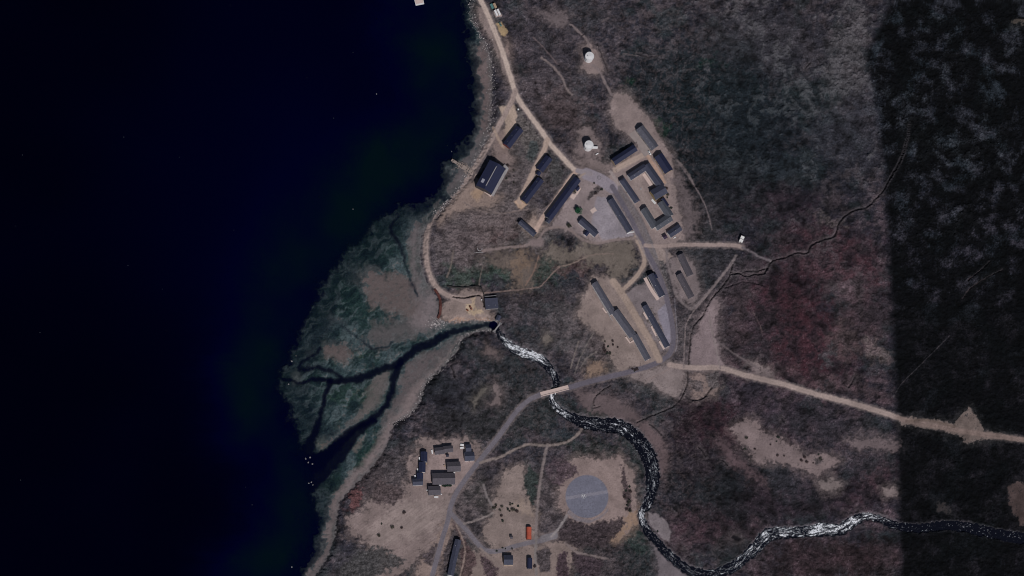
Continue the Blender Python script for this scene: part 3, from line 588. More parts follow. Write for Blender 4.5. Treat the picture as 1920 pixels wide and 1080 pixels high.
# round landing pad
s = crop(1040, 1160, 870, 990)
dpad = np.hypot(U[s] - 1100.5, V[s] - 931)
m = 1 - sm(39.5, 41, dpad)
a = math.radians(-9); al = (U[s] - 1100) * math.cos(a) + (V[s] - 931) * math.sin(a); ac = -(U[s] - 1100) * math.sin(a) + (V[s] - 931) * math.cos(a)
lanes = .05 * vnoise(al / 60, ac / 4.5, 77)
pc = lin((98, 97, 107)) * (1 + lanes + .06 * n3[s] + .05 * W1[s])[..., None]
band = (1 - sm(2.6, 3.4, np.abs(ac + 3.0)))
pc = mixc(pc, lin((116, 112, 119)), .8 * band)
C[s] = mixc(C[s], pc, m); VEG[s] *= 1 - m; ROADM[s] = np.maximum(ROADM[s], m)
s = crop(1060, 1145, 960, 985)
m2 = sm(0, 2, sdist(U[s], V[s], [(1066, 953), (1085, 970), (1110, 974), (1132, 962), (1140, 950), (1142, 958), (1128, 972), (1105, 982), (1080, 978), (1062, 962)])) * .7
C[s] = mixc(C[s], lin((108, 102, 106)), m2)
# cuts, streams, gullies
for (pts, w, dep, dk) in CUTS:
    s, d, _, arc = line_field(pts, None, pad=16, uu=U + 1.3 * W2, vv=V + 1.3 * W2b)
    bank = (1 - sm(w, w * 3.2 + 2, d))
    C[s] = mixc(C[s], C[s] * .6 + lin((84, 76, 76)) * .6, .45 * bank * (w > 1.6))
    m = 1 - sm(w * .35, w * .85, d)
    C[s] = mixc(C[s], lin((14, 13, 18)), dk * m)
    DZ[s] -= dep * (1 - sm(w * .3, w * .95, d)); VEG[s] *= 1 - m
# the river bed and its stony banks
RP = [(a, b) for a, b, c, f in RIVER]; RW = [c for a, b, c, f in RIVER]
s, d, w, arc = line_field(RP, RW, pad=34)
rr = d + 1.6 * W2[s] * 2
bank = (1 - sm(w * .5, w * .5 + 4.5, rr))
C[s] = mixc(C[s], lin((90, 85, 88)) * (1 + .5 * n4[s])[..., None], .55 * bank)
cutb = (1 - sm(w * .5 - 2, w * .5 + 3, rr))
DZ[s] -= 2.6 * cutb; Z_R = (s, d, w)
VEG[s] *= 1 - .6 * bank; DZ[s] = np.maximum(DZ[s], -2.8)
inner = 1 - sm(w * .5 - 2, w * .5, rr); C[s] = mixc(C[s], lin((26, 28, 36)), inner)
# eastern ground: beyond the mosaic seam the darker exposure is multiplied into its colour
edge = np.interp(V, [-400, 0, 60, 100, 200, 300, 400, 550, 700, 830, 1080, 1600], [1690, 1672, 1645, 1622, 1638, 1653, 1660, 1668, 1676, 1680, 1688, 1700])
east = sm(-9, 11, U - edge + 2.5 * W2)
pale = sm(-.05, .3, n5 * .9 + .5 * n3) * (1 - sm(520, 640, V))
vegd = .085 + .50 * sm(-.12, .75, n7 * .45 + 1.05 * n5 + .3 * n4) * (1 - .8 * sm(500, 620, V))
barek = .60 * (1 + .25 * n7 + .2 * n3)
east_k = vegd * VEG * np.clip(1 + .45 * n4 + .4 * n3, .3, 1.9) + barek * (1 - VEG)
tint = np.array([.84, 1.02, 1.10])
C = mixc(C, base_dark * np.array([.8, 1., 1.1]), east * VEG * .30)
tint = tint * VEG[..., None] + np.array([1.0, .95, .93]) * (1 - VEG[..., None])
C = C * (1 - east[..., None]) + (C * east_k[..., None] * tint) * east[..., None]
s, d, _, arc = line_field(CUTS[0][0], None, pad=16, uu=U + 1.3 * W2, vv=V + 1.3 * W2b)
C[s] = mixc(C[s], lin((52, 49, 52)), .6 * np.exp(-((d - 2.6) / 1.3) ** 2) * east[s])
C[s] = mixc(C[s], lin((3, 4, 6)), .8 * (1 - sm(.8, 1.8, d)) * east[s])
# shore: beach, tidal flats, sea bed
fl = 1 - sm(-1.5, 1.5, D_DRY)
FC = np.zeros(C.shape); FC[:] = lin((58, 65, 66)); FC = mixc(FC, lin((40, 50, 48)), sm(-.2, .3, W1 + .5 * n3))
for (bu, bv, ru, rv, ang, col, st) in FLAT_GREEN:
    s = crop(bu - 2 * max(ru, rv), bu + 2 * max(ru, rv), bv - 2 * max(ru, rv), bv + 2 * max(ru, rv)); a = math.radians(ang)
    du = U[s] - bu + 14 * W1[s] + 6 * W2[s]; dv = V[s] - bv + 14 * W1b[s] + 6 * W2b[s]
    x = (du * math.cos(a) + dv * math.sin(a)) / ru; y = (-du * math.sin(a) + dv * math.cos(a)) / rv
    FC[s] = mixc(FC[s], lin(col), st * (1 - sm(.5, 1.2, np.hypot(x, y))))
_a = math.radians(-32); fa_ = U * math.cos(_a) + V * math.sin(_a) + 14 * W1; fc_ = -U * math.sin(_a) + V * math.cos(_a) + 14 * W1b
silt = fbm(fa_ / 3.2, fc_, 11, 4, 261, rot=0.0)
FC = mixc(FC, lin((86, 87, 87)), .8 * sm(-.1, .5, silt + .3 * n5))
FC = mixc(FC, lin((26, 34, 38)), .7 * sm(.05, .55, -silt + .3 * W1))
FC = FC * (1 + .45 * n4 + .25 * n3)[..., None]
for (poly, col, soft, wp) in FLAT:
    P = np.array(poly); s = crop(P[:, 0].min() - 25, P[:, 0].max() + 25, P[:, 1].min() - 25, P[:, 1].max() + 25)
    d = sdist(U[s] + wp * (1.5 * W1[s] + W2[s]), V[s] + wp * (1.5 * W1b[s] + W2b[s]), poly)
    DZ[s] += .26 * sm(-soft * 2 - 4, soft * 3 + 6, d + 4 * n7[s]) * fl[s]
    FC[s] = mixc(FC[s], lin(col) * (1 + .12 * W1[s] + .08 * n4[s])[..., None], .92 * sm(-soft * 2.0 - 3, soft * 2.2 + 3, d + 4 * n3[s] + 3 * n7[s]) * (1 - .35 * sm(.15, .4, n3[s])))
upper = sm(-7, -1, D_DRY) * .5
FC = mixc(FC, lin((100, 92, 92)) * (1 + .25 * n4)[..., None], upper)
for (pts, ws, dep) in TIDAL_CH:
    s, d, w, arc = line_field(pts, ws, pad=30, uu=U + 5 * W1, vv=V + 5 * W1b)
    m = 1 - sm(w * .42 - 3.5, w * .42 + 2.8, d + 2.0 * W2[s])
    FC[s] = mixc(FC[s], lin((31, 31, 38)), .9 * m); 
    k = (D_DRY[s] < 10)
    DZ[s] -= np.where(k, (dep * .45 + .2) * m, 0)
edgewet = 1 - sm(0, 60, D_DEEP + 14 * W1)
FC = mixc(FC, FC * .5 + lin((4, 10, 14)), .75 * edgewet)
FC = mixc(FC, lin((6, 26, 24)), sm(2, 30, deep) * .9)
C = mixc(C, FC, fl)
# a darker line in the colour where the turf ends above the beach
turf_line = np.exp(-((D_DRY - 2.2) / 1.1) ** 2) * sm(600, 640, V) * .75
C = mixc(C, C * .35, turf_line); VEG = VEG * (1 - fl)
# quarry-like earthwork south of the hamlet edge: terraces
peb = fbm(U, V, 2.6, 2, 281); bare_ = np.clip(1 - VEG, 0, 1) * (1 - fl)
C = C * (1 - bare_ * (.22 * sm(.25, .6, peb) * (.4 + .6 * sm(-.2, .3, n5)) - .13 * sm(.3, .65, -peb)))[..., None]
C = C * (1 + .10 * bare_ * n7)[..., None]
C = np.clip(C, 0.0006, 1) * KALB * np.array([.985, 1.0, 1.04])

# small relief: shrubs and tussocks on the heath, ruts on bare ground
sh = fbm(U, V, 8, 3, 151); sh2 = fbm(U, V, 3.4, 2, 161)
DZ += VEG * (.75 * sh + 0.5 * sh2 + .8 * n7) + (1 - VEG) * .03 * sh2
DZ += VEG * 1.3 * rock * rd2 - crack * 1.0
DZ += .25 * fl * flat * (sh * .5)
# roadside banks and scarps
Z += DZ * np.where(np.hypot(XX, YY) < 900, 1, 0)
core_x = (XS > -260) & (XS < 520)

def sample(x, y, A=None):
    A = Z if A is None else A
    i = int(np.clip(np.searchsorted(XS, x) - 1, 0, NX - 2)); j = int(np.clip(np.searchsorted(YS, y) - 1, 0, NY - 2))
    tx = (x - XS[i]) / (XS[i + 1] - XS[i]); ty = (y - YS[j]) / (YS[j + 1] - YS[j])
    return float((A[j, i] * (1 - tx) + A[j, i + 1] * tx) * (1 - ty) + (A[j + 1, i] * (1 - tx) + A[j + 1, i + 1] * tx) * ty)
def G(u, v, h=0.0):
    """world point that stands h metres above the ground under map point (u, v); returns x, y, ground z"""
    z = 3.0
    for _ in range(6):
        p = at_z(u, v, z + h); z = sample(p[0], p[1])
    return float(p[0]), float(p[1]), z

def grid_mesh(name, Zarr, keep, attrs, m, smooth=True):
    idx = np.arange(NX * NY).reshape(NY, NX)
    q = np.stack([idx[:-1, :-1], idx[:-1, 1:], idx[1:, 1:], idx[1:, :-1]], -1).reshape(-1, 4)
    if keep is not None: q = q[keep.ravel()[q].any(1)]
    used = np.unique(q); remap = np.full(NX * NY, -1, np.int64); remap[used] = np.arange(len(used))
    q = remap[q]
    co = np.stack([XX.ravel(), YY.ravel(), Zarr.ravel()], 1)[used].astype(np.float32)
    me = bpy.data.meshes.new(name)
    me.vertices.add(len(co)); me.vertices.foreach_set('co', co.ravel())
    me.loops.add(q.size); me.loops.foreach_set('vertex_index', q.ravel().astype(np.int32))
    me.polygons.add(len(q)); me.polygons.foreach_set('loop_start', np.arange(0, q.size, 4, dtype=np.int32))
    me.polygons.foreach_set('use_smooth', np.full(len(q), smooth))
    me.update(calc_edges=True)
    for k, A in attrs.items():
        if A.ndim == 3:
            at = me.attributes.new(k, 'FLOAT_COLOR', 'POINT')
            col = np.ones((len(used), 4), np.float32); col[:, :3] = A.reshape(-1, 3)[used]
            at.data.foreach_set('color', col.ravel())
        else:
            at = me.attributes.new(k, 'FLOAT', 'POINT'); at.data.foreach_set('value', A.ravel()[used].astype(np.float32))
    me.materials.append(m)
    o = bpy.data.objects.new(name, me); COL.objects.link(o); return o

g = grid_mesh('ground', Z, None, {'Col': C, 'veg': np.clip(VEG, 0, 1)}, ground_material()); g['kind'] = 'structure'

# ------------------------------------------------------------------ the fjord
def sea_material():
    m, t, b = newmat('fjord_water'); N = t.nodes; L = t.links
    ad = N.new('ShaderNodeAttribute'); ad.attribute_name = 'depth'
    ag = N.new('ShaderNodeAttribute'); ag.attribute_name = 'tone'
    cr = N.new('ShaderNodeValToRGB'); L.new(ag.outputs['Fac'], cr.inputs[0])
    e = cr.color_ramp.elements; e[0].position = 0; e[0].color = (.0001, .0002, .0045, 1); e[1].position = 1; e[1].color = (.001, .0062, .0098, 1)
    k_ = e.new(.35); k_.color = (.0002, .0005, .0145, 1)
    b.inputs['Roughness'].default_value = .12; b.inputs['IOR'].default_value = 1.33
    b.inputs['Specular IOR Level'].default_value = .12
    n = N.new('ShaderNodeTexNoise'); n.inputs['Scale'].default_value = .25; n.inputs['Detail'].default_value = 5
    co = N.new('ShaderNodeTexCoord'); L.new(co.outputs['Object'], n.inputs[0])
    bp = N.new('ShaderNodeBump'); bp.inputs['Strength'].default_value = .06; bp.inputs['Distance'].default_value = .3
    L.new(n.outputs[0], bp.inputs['Height']); L.new(bp.outputs[0], b.inputs['Normal'])
    # scattered foam flecks and drifting specks
    vo = N.new('ShaderNodeTexVoronoi'); vo.inputs['Scale'].default_value = .055; L.new(co.outputs['Object'], vo.inputs['Vector'])
    r = N.new('ShaderNodeMapRange'); L.new(vo.outputs['Distance'], r.inputs[0])
    r.inputs[1].default_value = .012; r.inputs[2].default_value = .028; r.inputs[3].default_value = .16; r.inputs[4].default_value = 0
    mxc = N.new('ShaderNodeMix'); mxc.data_type = 'RGBA'; L.new(r.outputs[0], mxc.inputs[0])
    L.new(cr.outputs[0], mxc.inputs[6]); mxc.inputs[7].default_value = (.4, .42, .45, 1)
    L.new(mxc.outputs[2], b.inputs['Base Color'])
    tr = N.new('ShaderNodeBsdfTransparent'); tr.inputs[0].default_value = (.82, .93, .95, 1)
    mx = N.new('ShaderNodeMixShader')
    ex = N.new('ShaderNodeMath'); ex.operation = 'MULTIPLY'; L.new(ad.outputs['Fac'], ex.inputs[0]); ex.inputs[1].default_value = -1.15
    ep = N.new('ShaderNodeMath'); ep.operation = 'EXPONENT'; L.new(ex.outputs[0], ep.inputs[0])
    om = N.new('ShaderNodeMath'); om.operation = 'SUBTRACT'; om.inputs[0].default_value = 1.0; L.new(ep.outputs[0], om.inputs[1])
    L.new(om.outputs[0], mx.inputs[0]); L.new(tr.outputs[0], mx.inputs[1]); L.new(b.outputs[0], mx.inputs[2])
    L.new(mx.outputs[0], t.nodes['Material Output'].inputs[0])
    return m
depth = np.clip(-Z, 0, 60)
tone = np.exp(-((deep - 70) / 75) ** 2) * (.55 + .5 * fbm(U, V, 160, 3, 211)) + .33 * np.exp(-((U - 600) / 330) ** 2 - ((V - 380) / 420) ** 2) + .05 * fbm(U, V, 300, 3, 221)
keep = (Z < 0.02) & (D_DRY < 6)
sea = grid_mesh('water', np.zeros_like(Z), keep, {'depth': depth, 'tone': np.clip(tone, 0, 1)}, sea_material()); sea['kind'] = 'structure'

# ------------------------------------------------------------------ the river
def river_material():
    m, t, b = newmat('river_water'); N = t.nodes; L = t.links
    af = N.new('ShaderNodeAttribute'); af.attribute_name = 'foam'
    uv = N.new('ShaderNodeAttribute'); uv.attribute_name = 'flow'
    co = N.new('ShaderNodeTexCoord')
    def noise(src, sc, det, rough=.65, dist=0.0):
        n = N.new('ShaderNodeTexNoise'); n.inputs['Scale'].default_value = sc; n.inputs['Detail'].default_value = det
        n.inputs['Roughness'].default_value = rough; n.inputs['Distortion'].default_value = dist; L.new(src, n.inputs[0]); return n.outputs[0]
    a = noise(uv.outputs['Vector'], .40, 5, .75, .6); c = noise(co.outputs['Object'], .55, 4, .75)
    sm_ = N.new('ShaderNodeMath'); sm_.operation = 'ADD'; a2 = N.new('ShaderNodeMath'); a2.operation = 'MULTIPLY'; a2.inputs[1].default_value = 1.35; L.new(a, a2.inputs[0])
    c2 = N.new('ShaderNodeMath'); c2.operation = 'MULTIPLY'; c2.inputs[1].default_value = .65; L.new(c, c2.inputs[0])
    L.new(a2.outputs[0], sm_.inputs[0]); L.new(c2.outputs[0], sm_.inputs[1])
    ad = N.new('ShaderNodeMath'); ad.operation = 'MULTIPLY_ADD'; L.new(af.outputs['Fac'], ad.inputs[0]); ad.inputs[1].default_value = .36; L.new(sm_.outputs[0], ad.inputs[2])
    r = N.new('ShaderNodeMapRange'); L.new(ad.outputs[0], r.inputs[0]); r.inputs[1].default_value = 1.24; r.inputs[2].default_value = 1.46
    cr = N.new('ShaderNodeValToRGB'); L.new(r.outputs[0], cr.inputs[0])
    e = cr.color_ramp.elements; e[0].color = (.006, .007, .013, 1); e[1].color = (.85, .87, .92, 1)
    k = e.new(.45); k.color = (.10, .11, .13, 1)
    L.new(cr.outputs[0], b.inputs['Base Color'])
    rr_ = N.new('ShaderNodeMapRange'); L.new(r.outputs[0], rr_.inputs[0]); rr_.inputs[3].default_value = .2; rr_.inputs[4].default_value = .8
    L.new(rr_.outputs[0], b.inputs['Roughness']); b.inputs['IOR'].default_value = 1.33; b.inputs['Specular IOR Level'].default_value = .1
    bp = N.new('ShaderNodeBump'); bp.inputs['Strength'].default_value = .6; bp.inputs['Distance'].default_value = .5
    L.new(sm_.outputs[0], bp.inputs['Height']); L.new(bp.outputs[0], b.inputs['Normal'])
    return m
def ribbon(name, rows, cols, m, zfun):
    P = catmull(rows, 3.0)[:, :4]
    ctr = [G(p[0], p[1]) for p in P]
    X = np.array([[c[0], c[1]] for c in ctr]); T = np.gradient(X, axis=0); T /= np.linalg.norm(T, axis=1)[:, None]
    Nn = np.stack([-T[:, 1], T[:, 0]], 1)
    zs = zfun(np.array([c[2] for c in ctr])); arc = np.concatenate([[0], np.cumsum(np.linalg.norm(np.diff(X, axis=0), axis=1))])
    vs, fs, foam, flow = [], [], [], []
    for i in range(len(P)):
        hw = P[i, 2] * .25 + 1.6
        for j in range(cols + 1):
            t = -1 + 2 * j / cols
            p = X[i] + Nn[i] * hw * t
            vs.append((p[0], p[1], zs[i] + .18 * P[i, 3] * vnoise(np.array([p[0] / 1.5]), np.array([p[1] / 1.5]), 4)[0]))
            foam.append(max(0, (P[i, 3] + (.16 if P[i, 3] < .6 and P[i, 0] < 1660 else 0) + .25 * float(vnoise(np.array([p[0] / 14.]), np.array([p[1] / 14.]), 9)[0])) * (1.05 - .4 * abs(t) ** 2))); flow.append((arc[i] * .28, hw * t, 0))
    for i in range(len(P) - 1):
        for j in range(cols):
            a = i * (cols + 1) + j; fs.append((a, a + cols + 1, a + cols + 2, a + 1))
    me = bpy.data.meshes.new(name); me.from_pydata(vs, [], fs); me.update()
    for p in me.polygons: p.use_smooth = True
    at = me.attributes.new('foam', 'FLOAT', 'POINT'); at.data.foreach_set('value', foam)
    at = me.attributes.new('flow', 'FLOAT_VECTOR', 'POINT'); at.data.foreach_set('vector', np.array(flow).ravel())
    me.materials.append(m); o = bpy.data.objects.new(name, me); COL.objects.link(o); return o, X, zs
def rz(z):
    z = np.maximum.accumulate(np.maximum(np.convolve(np.pad(z, 12, 'edge'), np.ones(25) / 25, 'valid'), -2.3)); return z + 1.25
# river surface sits 1.25 m over its bed and never runs uphill
riv, RX, RZ = ribbon('river', [list(r) for r in RIVER], 10, river_material(), rz)
riv.name = 'river'; riv['kind'] = 'structure'
# ================================================================== OBJECTS
random.seed(5)
class MB:
    def __init__(s): s.v = []; s.f = []; s.mi = []
    def add(s, vs, fs, mi=0):
        o = len(s.v); s.v += [tuple(map(float, p)) for p in vs]; s.f += [tuple(i + o for i in f) for f in fs]; s.mi += [mi] * len(fs); return s
    def box(s, x0, x1, y0, y1, z0, z1, M=None, mi=0):
        vs = [(x0, y0, z0), (x1, y0, z0), (x1, y1, z0), (x0, y1, z0), (x0, y0, z1), (x1, y0, z1), (x1, y1, z1), (x0, y1, z1)]
        if M is not None: vs = [M(p) for p in vs]
        return s.add(vs, [(3, 2, 1, 0), (4, 5, 6, 7), (0, 1, 5, 4), (1, 2, 6, 5), (2, 3, 7, 6), (3, 0, 4, 7)], mi)
    def tube(s, p, q, r0, r1=None, n=10, mi=0, caps=True):
        r1 = r0 if r1 is None else r1
        p, q = np.array(p, float), np.array(q, float); d = q - p; d /= np.linalg.norm(d)
        a = np.cross(d, [0, 0, 1]) if abs(d[2]) < .9 else np.cross(d, [1, 0, 0]); a /= np.linalg.norm(a); b = np.cross(d, a)
        vs = [c + r * (a * math.cos(2 * math.pi * k / n) + b * math.sin(2 * math.pi * k / n)) for c, r in ((p, r0), (q, r1)) for k in range(n)]
        fs = [(k, (k + 1) % n, n + (k + 1) % n, n + k) for k in range(n)]
        if caps: fs += [tuple(range(n))[::-1], tuple(range(n, 2 * n))]
        return s.add(vs, fs, mi)
    def mesh(s, name, *mats):
        me = bpy.data.meshes.new(name); me.from_pydata(s.v, [], s.f)
        for m in mats: me.materials.append(m)
        if len(mats) > 1: me.polygons.foreach_set('material_index', s.mi)
        me.update(); return me
def link(name, me, parent=None, loc=(0, 0, 0), rot=0.0):
    o = bpy.data.objects.new(name, me); COL.objects.link(o); o.location = loc; o.rotation_euler = (0, 0, rot)
    if parent is not None: o.parent = parent
    return o
def thing(name, loc, rot, label, cat, group=None):
    o = bpy.data.objects.new(name, None); COL.objects.link(o); o.location = loc; o.rotation_euler = (0, 0, rot); o.empty_display_size = 1
    return tag(o, label, cat, group)
def tag(o, label=None, cat=None, group=None, kind=None):
    if label: o['label'] = label
    if cat: o['category'] = cat
    if group: o['group'] = group
    if kind: o['kind'] = kind
    return o
def copy_tree(root, loc, rot, label=None, scale=None):
    r = root.copy(); COL.objects.link(r); r.location = loc; r.rotation_euler = (0, 0, rot)
    if scale: r.scale = (scale,) * 3
    if label: r['label'] = label
    for ch in list(root.children):
        c = ch.copy(); COL.objects.link(c); c.parent = r
        for g_ in ch.children:
            d = g_.copy(); COL.objects.link(d); d.parent = c
    return r

# materials ------------------------------------------------------------
K = KALB
def L3(*c): return tuple(lin(c) * K)
ROOF = {
 'navy': mat('navy_roof_sheet', (.021, .025, .060), .6, .18, .5, bump=.2, streak=(1, 6, 1)),
 'char': mat('charcoal_roof_felt', (.028, .029, .050), .8, .2, .4, bump=.3),
 'slate': mat('slate_grey_roof', (.052, .056, .088), .75, .15, .5, bump=.2),
 'grey': mat('grey_roof_felt', (.098, .098, .125), .8, .14, .5, bump=.2),
 'brown': mat('brown_grey_roof', (.092, .082, .098), .85, .15, .6, bump=.3),
 'green': mat('grey_green_roof', (.080, .086, .106), .8, .16, .5, bump=.2),
 'orange': mat('orange_red_sheet', (.47, .10, .06), .55, .12, .8, bump=.2),
 'white': mat('white_roof_sheet', (.80, .79, .78), .6, .06, .8, bump=.1),
 'mauve': mat('mauve_roof_felt', (.045, .028, .055), .8, .15, .6),
}
WALL = {
 'red': mat('red_painted_boards', (.14, .035, .03), .8, .2, 1.2, bump=.3, streak=(5, 5, .6)),
 'tan': mat('tan_painted_boards', (.33, .25, .18), .8, .15, 1.0, bump=.3, streak=(5, 5, .6)),
 'white': mat('white_painted_boards', (.62, .60, .60), .75, .12, 1.0, bump=.3, streak=(5, 5, .6)),
 'grey': mat('grey_painted_boards', (.22, .21, .22), .8, .15, 1.0, bump=.3, streak=(5, 5, .6)),
 'dark': mat('dark_tarred_boards', (.05, .045, .05), .8, .2, 1.0, bump=.3, streak=(5, 5, .6)),
 'yellow': mat('ochre_painted_boards', (.30, .23, .12), .8, .15, 1.0, bump=.3, streak=(5, 5, .6)),
 'green': mat('green_painted_boards', (.06, .14, .10), .8, .15, 1.0, bump=.3, streak=(5, 5, .6)),
}
CONC = mat('pale_concrete', (.33, .31, .32), .9, .18, .5, bump=.3)
DCONC = mat('weathered_concrete', (.18, .17, .18), .9, .22, .5, bump=.3)
FRAME = mat('white_window_frame', (.7, .7, .7), .5, .05, 2)
GLASS = mat('window_glass', (.02, .025, .035), .08, .1, 1, spec=.5)
STEEL = mat('galvanised_steel', (.5, .5, .52), .4, .12, 1, metal=.6)
DOORM = mat('door_paint', (.12, .10, .10), .6, .15, 2)
TIMBER = mat('weathered_timber', (.36, .29, .26), .9, .25, 1.2, bump=.4, streak=(1, 8, 1))
PINKW = mat('pale_new_planking', (.60, .47, .43), .85, .12, 1.2, bump=.3, streak=(1, 8, 1))
RUBBER = mat('black_rubber', (.02, .02, .02), .8, .1, 2)

_win = MB().box(-.62, .62, -.05, .05, -.6, -.5).box(-.62, .62, -.05, .05, .5, .6).box(-.62, -.52, -.05, .05, -.5, .5).box(.52, .62, -.05, .05, -.5, .5).box(-.04, .04, -.04, .04, -.5, .5).mesh('window', FRAME)
_pane = MB().box(-.52, .52, -.015, .015, -.5, .5).mesh('pane', GLASS)
_door = MB().box(-.5, .5, -.05, .05, 0, 2.05).mesh('door', DOORM)
_handle = MB().box(-.03, .12, -.1, -.05, 1.0, 1.06).mesh('handle', STEEL)
_chim = MB().box(-.3, .3, -.3, .3, -.6, .9).box(-.37, .37, -.37, .37, .9, 1.0).mesh('chimney', DCONC)
_vent = MB().tube((0, 0, -.3), (0, 0, .45), .16, n=8).tube((0, 0, .45), (0, 0, .6), .28, .05, n=8).mesh('roof_vent', STEEL)

def gable(L, W, h, pitch, base=-2.0, over=.35, th=.14, hip=0.0):
    """walls and roof in a frame whose x axis runs along the ridge; returns wall MB, roof MB, ridge height"""
    hl, hw = L / 2 - over, W / 2 - over
    rh = math.tan(pitch) * hw
    w = MB(); hx = hl - hip * hw
    vs = [(-hl, -hw, base), (hl, -hw, base), (hl, hw, base), (-hl, hw, base), (-hl, -hw, h), (hl, -hw, h), (hl, hw, h), (-hl, hw, h), (-hx, 0, h + rh), (hx, 0, h + rh)]
    w.add(vs, [(0, 1, 5, 4), (2, 3, 7, 6), (3, 0, 4, 8, 7), (1, 2, 6, 9, 5), (4, 5, 9, 8), (6, 7, 8, 9)])
    r = MB(); tz = .04
    ez = h - math.tan(pitch) * over + tz; Lh = L / 2; Wh = W / 2; top = h + rh + tz
    rx = Lh - hip * Wh
    for sgn in (-1, 1):
        a = [(-Lh, sgn * Wh, ez), (Lh, sgn * Wh, ez), (rx, 0, top), (-rx, 0, top)]
        b = [(x, y, z + th) for x, y, z in a]
        f = [(0, 1, 2, 3), (7, 6, 5, 4), (0, 4, 5, 1), (1, 5, 6, 2), (3, 7, 4, 0)]
        if sgn < 0: f = [t[::-1] for t in f]
        r.add(a + b, [t[::-1] for t in f])
        if not hip:       # standing seams
            n = int(L / 1.2)
            for k in range(1, n):
                x = -Lh + L * k / n
                s0, s1 = (sgn * Wh, ez + th), (sgn * .05, top + th)
                q = [(x - .03, s0[0], s0[1]), (x + .03, s0[0], s0[1]), (x + .03, s1[0], s1[1]), (x - .03, s1[0], s1[1])]
                q2 = [(p[0], p[1], p[2] + .05) for p in q]
                r.add(q + q2, [(4, 5, 6, 7), (0, 1, 5, 4), (1, 2, 6, 5), (2, 3, 7, 6), (3, 0, 4, 7)])
    if hip:
        for sgn in (-1, 1):
            a = [(sgn * Lh, -Wh, ez), (sgn * Lh, Wh, ez), (sgn * rx, 0, top)]
            b = [(x, y, z + th) for x, y, z in a]
            r.add(a + b, [(0, 1, 2), (5, 4, 3), (0, 3, 4, 1)] if sgn < 0 else [(2, 1, 0), (3, 4, 5), (1, 4, 3, 0)])
    else:
        r.box(-Lh, Lh, -.16, .16, top + th - .04, top + th + .05)
    return w, r, top + th
def barrel(L, W, h, base=-2.0):
    R = W / 2; n = 12; w = MB(); r = MB(); hl = L / 2 - .2
    for sgn in (-1, 1):
        pts = [(sgn * hl, R * .97 * math.cos(math.pi * k / n), h + R * .75 * math.sin(math.pi * k / n)) for k in range(n + 1)]
        v = [(sgn * hl, R * .97, base)] + pts + [(sgn * hl, -R * .97, base)]
        w.add(v, [tuple(range(len(v)))[::sgn]])
    w.add([(-hl, -R * .97, base), (hl, -R * .97, base), (hl, -R * .97, h), (-hl, -R * .97, h)], [(0, 1, 2, 3)])
    w.add([(-hl, R * .97, base), (hl, R * .97, base), (hl, R * .97, h), (-hl, R * .97, h)], [(3, 2, 1, 0)])
    for k in range(n):
        a0, a1 = math.pi * k / n, math.pi * (k + 1) / n
        v = []
        for a in (a0, a1):
            for rr in (1.0, 1.0 + .1 / R): v += [(-L / 2, R * rr * math.cos(a), h + R * rr * .78 * math.sin(a)), (L / 2, R * rr * math.cos(a), h + R * rr * .78 * math.sin(a))]
        r.add(v, [(0, 1, 5, 4), (2, 6, 7, 3), (0, 4, 6, 2), (1, 3, 7, 5)])
    m = int(L / 1.0)
    for q in range(m + 1):      # corrugation ribs
        x = -L / 2 + L * q / m
        for k in range(n):
            a0, a1 = math.pi * k / n, math.pi * (k + 1) / n; v = []
            for a in (a0, a1):
                for rr in (1.0 + .1 / R, 1.0 + .2 / R): v += [(x - .08, R * rr * math.cos(a), h + R * rr * .78 * math.sin(a)), (x + .08, R * rr * math.cos(a), h + R * rr * .78 * math.sin(a))]
            r.add(v, [(2, 6, 7, 3), (0, 4, 6, 2), (1, 3, 7, 5)])
    return w, r, h + R * .78
